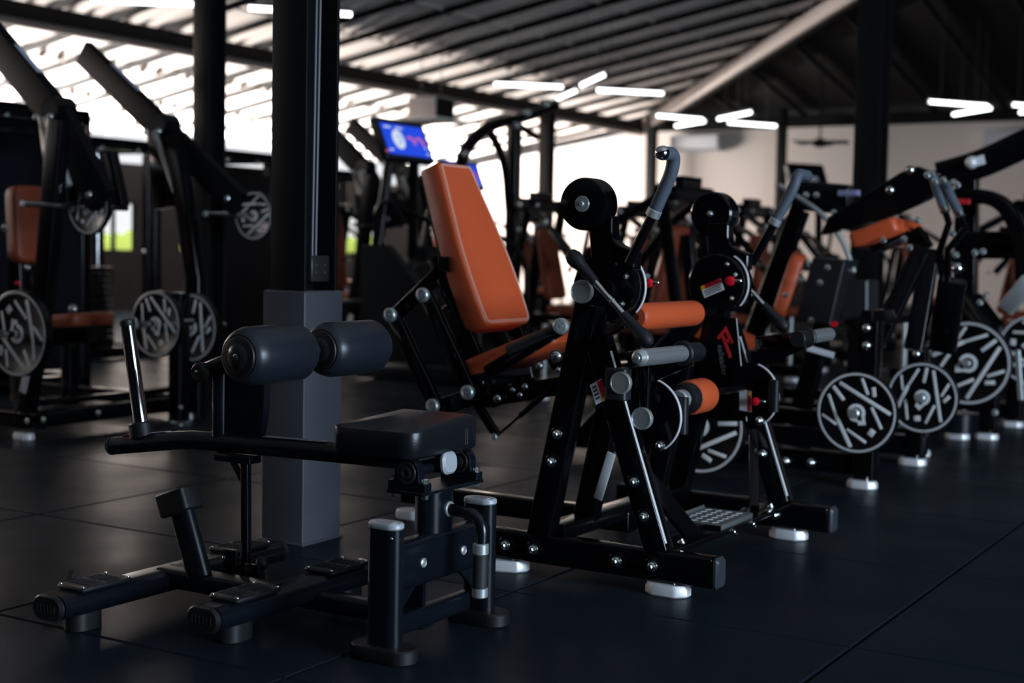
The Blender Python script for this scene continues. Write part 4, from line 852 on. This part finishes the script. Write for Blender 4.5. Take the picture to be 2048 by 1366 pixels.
def make_stepper(lit, hw=.29, zc=1.78):
    T = Thing('stair_climber', '-', 'cardio machine')
    b = MB(); b.box((0, 0, .09), 1.2, .72, .14, .05, .02); T.add('base', b, SATIN)
    for s in (-1, 1):
        b = MB(); b.prism([(-.5, s*.30, .15), (.55, s*.30, .15), (.55, s*.30, 1.0), (.3, s*.30, 1.0)], (0, s*.06, 0), .01); T.add('side_panel', b, SATIN)
        b = MB(); b.tube(fillet([(.45, s*.33, .9), (.40, s*.36, 1.35), (-.1, s*.36, 1.15), (-.45, s*.36, .95), (-.48, s*.36, .15)], .15, 5), .02, 12); T.add('handrail', b, GLOSS)
        b = MB(); b.bar((.48, s*.25, .9), (.42, s*.16, zc-.06), .05, .07, .01, (1, 0, 0)); T.add('mast', b, GLOSS)
    for k in range(4):
        b = MB(); b.box((-.35+.2*k, 0, .24+.2*k), .24, .56, .05, .01, .004); T.add('step', b, RUBBER)
    U = V((0, 1, 0)); Nn = V((-.92, 0, .39)).normalized(); W = Nn.cross(U); c = V((.40, 0, zc))
    def q(mat_, nm, x0, x1, y0, y1, d, par=None):
        b = MB(); b.prism([c+U*x+W*y+Nn*d for x, y in ((x0, y0), (x1, y0), (x1, y1), (x0, y1))], Nn*.002, .0003); return T.add(nm, b, mat_, par)
    b = MB(); P = rounded([(-hw-.045, -.17), (hw+.045, -.17), (hw+.045, .165), (-hw-.045, .165)], .03, 4); b.prism([c+U*x+W*y-Nn*.05 for x, y in P], Nn*.055, .006); con = T.add('console', b, SATIN)
    if lit:
        BLUE = mat('lit_blue_screen', (.01, .03, .4), .4, emit=(.012, .06, .62), estr=1.0); SW = mat('lit_white_dial', (.5, .5, .5), .4, emit=(.55, .62, .68), estr=1.0); SR = mat('lit_red_arc', (.5, .1, .1), .4, emit=(.62, .12, .16), estr=1.0)
        sc_ = q(BLUE, 'screen', -hw, hw, -.125, .125, .006, con)
        def arc(mat_, cx, cy, r0, a0, a1, wd, nm):
            b = MB(); b.sweep([c+Nn*.0085+U*(cx+r0*math.cos(math.radians(t)))+W*(cy+r0*math.sin(math.radians(t))) for t in range(a0, a1+1, 12)], rrect(.001, wd, .0003, 1), Nn.cross(U), 0) if 0 else b.tube([c+Nn*.0085+U*(cx+r0*math.cos(math.radians(t)))+W*(cy+r0*math.sin(math.radians(t))) for t in range(a0, a1+1, 12)], wd, 6)
            T.add(nm, b, mat_, con)
        b = MB(); b.lathe(c+Nn*.008+U*.10, Nn, [(0, .078), (.001, .078)], 28); T.add('white_dial', b, SW, con)
        b = MB(); b.tube([c+Nn*.0095+U*(.10+.03*math.cos(math.radians(t)))+W*(.03*math.sin(math.radians(t))) for t in range(60, 330, 15)], .004, 6); T.add('dial_mark', b, BLUE, con)
        for cx in (-.06, -.18): arc(SR, cx, .03, .058, 180, 300, .008, 'red_gauge')
        for x0, x1, y0 in ((.22, .27, .085), (.16, .25, -.1), (-.24, -.27, .04), (-.24, -.28, .09), (0, .1, -.1)): q(SW, 'screen_text', min(x0, x1), max(x0, x1), y0, y0+.012, .008, con)
        q(SR, 'red_mark', .30, .33, .10, .112, .008, con)
    else:
        q(mat('dark_screen_glass', (.01, .01, .012), .1), 'screen', -hw, hw, -.125, .125, .006, con); q(WHITEP, 'screen_text', -.12, .12, -.02, .03, .008, con)
    local_bolts(T, [(-.3, -.37, .2), (.2, -.37, .5), (.45, -.36, .95)], (0, -1, 0), 1.4)
    return T.o
def make_tower():
    T = Thing('cable_tower', '-', 'gym machine')
    for x in (-.35, .35):
        for y in (-.45, .45):
            b = MB(); b.bar((x, y, 0), (x, y, 1.82), .08, .08, .01, (1, 0, 0)); T.add('post', b, GLOSS)
        b = MB(); b.bar((x, -.48, 1.8), (x, .48, 1.8), .08, .09); T.add('top_rail', b, GLOSS)
        b = MB(); b.bar((x, -.48, .06), (x, .48, .06), .08, .09); T.add('base_rail', b, GLOSS)
    for y in (-.45, .45):
        b = MB(); b.bar((-.35, y, 1.8), (.35, y, 1.8), .08, .09); T.add('top_rail', b, GLOSS)
        b = MB(); b.bar((-.35, y, .06), (.35, y, .06), .08, .09); T.add('base_rail', b, GLOSS)
    for k in range(12):
        b = MB(); b.box((0, 0, .14+.055*k), .22, .42, .05, .008); T.add('stack_plate', b, PLATEB)
    for y in (-.12, .12):
        b = MB(); b.cyl((0, y, .1), (0, y, 1.8), .012, 12); T.add('guide_rod', b, CHROME)
    b = MB(); b.prism([(.38, -.4, .15), (.38, .4, .15), (.38, .4, 1.7), (.38, -.4, 1.7)], (.02, 0, 0)); T.add('shroud', b, SATIN)
    b = MB(); b.cyl((-.42, -.02, 1.7), (-.42, .02, 1.7), .07, 24); T.add('pulley', b, BRUSH)
    local_bolts(T, [(-.35, -.495, 1.8), (.35, -.495, 1.8), (-.2, -.5, 1.8), (.35, -.495, 1.2), (-.35, -.495, .9)], (0, -1, 0), 1.5); local_bolts(T, [(.40, -.2, 1.75), (.40, .2, 1.75)], (1, 0, 0), 1.5)
    return T.o
press = make_press(); first = True
GP = 'plate-loaded press machines further back'
for x, y, r, lab in (
    (-4.2, 8.55, math.pi, 'black press machine with short bars on its head just behind the near hooked grip'),
    (-4.3, 10.15, 0, 'black press machine whose tan backrest shows between the two hooked grips'),
    (-4.45, 12.1, 0, 'black press machine with a dim tan backrest right of the far hooked grip'),
    (-4.3, 16.4, 0, 'black press machine at the far end of the middle row before the cream wall'),
    (-2.6, 11.3, math.pi, 'dark press machine behind the machine with the tan arm pad'),
    (-2.6, 13.2, math.pi, 'dark press machine beyond the thick right-hand column'),
    (-5.8, 10.65, 0, 'black press machine with small tan backrest right of the big tan backrest'),
    (-5.8, 12.5, 0, 'black press machine behind the round counterweight of the near A-frame'),
    (-5.8, 14.4, 0, 'black press machine behind the small tan backrest, under the lit tubes'),
    (-5.8, 16.3, 0, 'black press machine far back at the foot of the thin hall column'),
    (-8.9, 11.6, 0, 'dark press machine below the lit blue screen, in the far row'),
    (-8.8, 15.4, 0, 'dark press machine hidden mostly behind the tan backrest, far row'),
    (-8.8, 17.4, 0, 'dark press machine against the brightest end of the cream wall'),
    (-8.8, 19.6, 0, 'dark press machine farthest back, before the cream wall'),
    (-12.2, 15.6, 0, 'dim press machine by the left wall, right of its last window'),
    (-12.2, 18.5, 0, 'dim press machine in the far corner of left wall and cream wall')):
    if first: press.location = (x, y, 0); press.rotation_euler = (0, 0, r); press['label'] = lab; press['group'] = GP; first = False
    else: dup(press, (x, y, 0), r, lab)
d = plates['k'][0]-plates['h'][0]
lv2 = dup(LEVER, V((-5.75+d.x, 5.35+d.y, 0)), None, 'black machine with slanted levers beyond the near column, left of the lit blue screen')
st = make_stepper(True); tag(st, 'stair climber with a lit blue screen left of the big tan backrest', 'cardio machine', 'stair climbers'); st.location = (-5.86, 8.8, 0); st.rotation_euler = (0, 0, math.pi+.05)
st2 = dup(st, (-8.1, 12.95, 0), math.pi-.1, 'stair climber whose blue screen peeks out right of the big tan backrest')
st3 = make_stepper(False, .21); tag(st3, 'stair climber with a dark tilted screen against the cream wall', 'cardio machine', 'stair climbers'); st3.location = (-4.75, 14.2, 0); st3.rotation_euler = (0, 0, math.pi-.5)
tw = make_tower(); tag(tw, 'dark cable tower at the far left edge behind the slanted levers', 'gym machine', 'cable towers'); tw.location = (-7.7, 6.2, 0)
t2 = dup(tw, (-9.4, 8.55, 0), 0, 'dark open cable tower in front of the left window, behind the lever machine')
for ch in list(t2.children):                        # this one has no shroud: the window shows between its posts
    if ch.name.startswith('shroud'): bpy.data.objects.remove(ch)
dup(tw, (-9.4, 10.05, 0), 0, 'dark cable tower behind the second column, left of the near column')
dup(tw, (-11.6, 14.0, 0), 0, 'dark cable tower before the left wall, just left of the blue screen')
# arched training rig right of the tan backrest
T = Thing('arched_training_rig', 'black arched tube rig over the machines right of the big tan backrest', 'gym machine', (-6.6, 10.6, 0))
AX = -6.6
b = MB(); b.sweep(fillet([QX(x, y, AX) for x, y in ((905, 420), (925, 300), (975, 252), (1060, 232), (1112, 213))], .4, 8), rrect(.09, .085, .015), (0, 1, 0)); T.add('arch_tube', b, GLOSS)
b = MB(); b.sweep(fillet([QX(x, y, AX) for x, y in ((972, 250), (1010, 318), (1018, 420))], .3, 5), rrect(.06, .06, .01), (0, 1, 0)); T.add('arch_strut', b, GLOSS)
a = QX(1026, 400, AX); b = MB(); b.bar((AX, a.y, 0), (AX, a.y, QX(1026, 240, AX).z), .1, .11, .01, (1, 0, 0)); T.add('post', b, GLOSS)
b = MB(); b.bar(QX(1035, 250, AX), QX(1075, 275, AX), .05, .05); T.add('arch_brace', b, GLOSS)
a = QX(905, 420, AX); b = MB(); b.bar((AX, a.y, 0), a, .09, .09, .01, (1, 0, 0)); b.bar((AX, a.y, .06), (AX, QX(1026, 400, AX).y, .06), .09, .09); T.add('rear_post', b, GLOSS)
for x, y in ((932, 308), (1054, 225), (1092, 207), (1032, 251)): T.inst('bolt', BOLT, QX(x, y, AX+.07), (.6, -1, 0), 2)

# ------------------------------------------------------------------ lamps and fittings under the roof
TZ = 3.0
def tube_light(p, q, label, wires=True):
    p, q = V(p), V(q); mid = (p+q)/2; T = Thing('tube_light', label, 'ceiling light', mid, 'suspended tube lights'); d = (q-p).normalized()
    b = MB(); b.cyl(p, q, .021, 16, .004); T.add('lit_tube', b, TUBEM)
    b = MB(); b.bar(p+V((0, 0, .035)), q+V((0, 0, .035)), .035, .028, .004); hs = T.add('housing', b, HOUSE)
    for e, s in ((p, -1), (q, 1)):
        b = MB(); b.cyl(e-d*s*.002, e+d*s*.012, .022, 14); T.add('end_cap', b, HOUSE)
    for t in (.2, .8):
        e = p.lerp(q, t); b = MB(); b.tube([e+V((0, 0, .045)), V((e.x, e.y, deck(e.x, e.y)-.02))], .003, 6); T.add('suspension_wire', b, HOUSE)
for (a, c), lab in zip((((183, 0), (397, 9)), ((496, 16), (703, 29)), ((988, 168), (1125, 174)), ((1116, 197), (1155, 180)), ((1163, 170), (1212, 148)), ((1193, 180), (1326, 187)),
    ((1312, 231), (1405, 239)), ((1352, 252), (1412, 242)), ((1437, 238), (1505, 224)), ((1455, 245), (1552, 252)), ((1857, 203), (1975, 212)), ((1907, 229), (1985, 216)), ((2024, 209), (2085, 214)), ((2040, 225), (2098, 219))),
    ('lit tube at the top left edge of the photo, left of the near column', 'lit tube that passes behind the near column at the top', 'nearly level lit tube crossing behind the thin middle column, left end of its cluster',
     'short slanted lit tube just right of the thin middle column', 'short slanted lit tube highest of the middle cluster', 'nearly level lit tube passing behind the second thin column',
     'level lit tube below the pale hip beam, left of its four-tube cluster', 'small slanted lit tube lowest under the pale hip beam', 'slanted lit tube right of the hip beam foot, pointing up to the right', 'level lit tube low right of the hip beam, nearest the third thin column',
     'level lit tube upper left of the pair right of the thick column', 'slanted lit tube lower of the pair right of the thick column', 'lit tube cut by the right edge, upper one', 'lit tube cut by the right edge, lower one')):
    tube_light(QZ(*a, TZ), QZ(*c, TZ), lab)
# boxy unit hung below the roof, two air conditioners and a fan on the far wall
c = QY(862, 220, 15.0); T = Thing('ceiling_unit', 'boxy hanging unit with white tray, below the roof above the blue screen', 'air conditioner', c)
b = MB(); b.box(c+V((0, 0, .02)), .42, .42, .26, .01, .004); T.add('housing', b, WALLM)
b = MB(); b.prism([c+V((.212, -.2, -.10)), c+V((.212, .2, -.10)), c+V((.212, .2, .14)), c+V((.212, -.2, .14))], (.008, 0, 0)); T.add('dark_side_panel', b, WOODM)
b = MB(); b.box(c+V((0, 0, -.135)), .62, .62, .04, .03, .01); T.add('tray', b, mat('white_plastic', (.8, .8, .8), .5))
for dx in (-.15, .15):
    b = MB(); b.tube([c+V((dx, 0, .14)), V((c.x+dx, c.y, deck(c.x, c.y)-.02))], .006, 6); T.add('hanger_rod', b, HOUSE)
def wall_unit(px, py, wd, lab):
    c = QY(px, py, YW-.125); T = Thing('air_conditioner', lab, 'air conditioner', c, 'wall air conditioners')
    b = MB(); P = rounded([(-.105, -.14), (.06, -.14), (.105, -.06), (.105, .14), (-.105, .14)], .02, 3)
    b.prism([c+V((-wd/2, -x, z)) for x, z in P], (wd, 0, 0), .006); T.add('casing', b, mat('pale_plastic_%d' % px, (.62, .62, .66), .45))
    b = MB(); b.bar(c+V((-wd/2+.04, -.09, -.115)), c+V((wd/2-.04, -.09, -.115)), .05, .012); T.add('louvre', b, GREYP)
wall_unit(2030, 277, .95, 'pale wall air conditioner at the right edge above the overhead arm'); wall_unit(1392, 287, .9, 'pale wall air conditioner between the second and third thin columns')
c = QY(1640, 285, 20.5); T = Thing('ceiling_fan', 'dark blurred fan hanging before the cream wall, left of the thick right-hand column', 'fan', c)
b = MB(); b.lathe(c+V((0, 0, -.07)), (0, 0, 1), [(0, .05), (.02, .10), (.10, .10), (.13, .04)], 20); T.add('motor', b, WOODM)
for k in range(5):
    a = math.radians(72*k+10); dv = V((math.cos(a), math.sin(a), 0)); b = MB(); b.bar(c+dv*.08, c+dv*.42, .14, .01, .004, V((-dv.y*.3, dv.x*.3, 1))); T.add('blade', b, WOODM)
b = MB(); b.tube([c+V((0, 0, .05)), V((c.x, c.y, deck(c.x, c.y)-.02))], .015, 10); T.add('down_rod', b, WOODM)
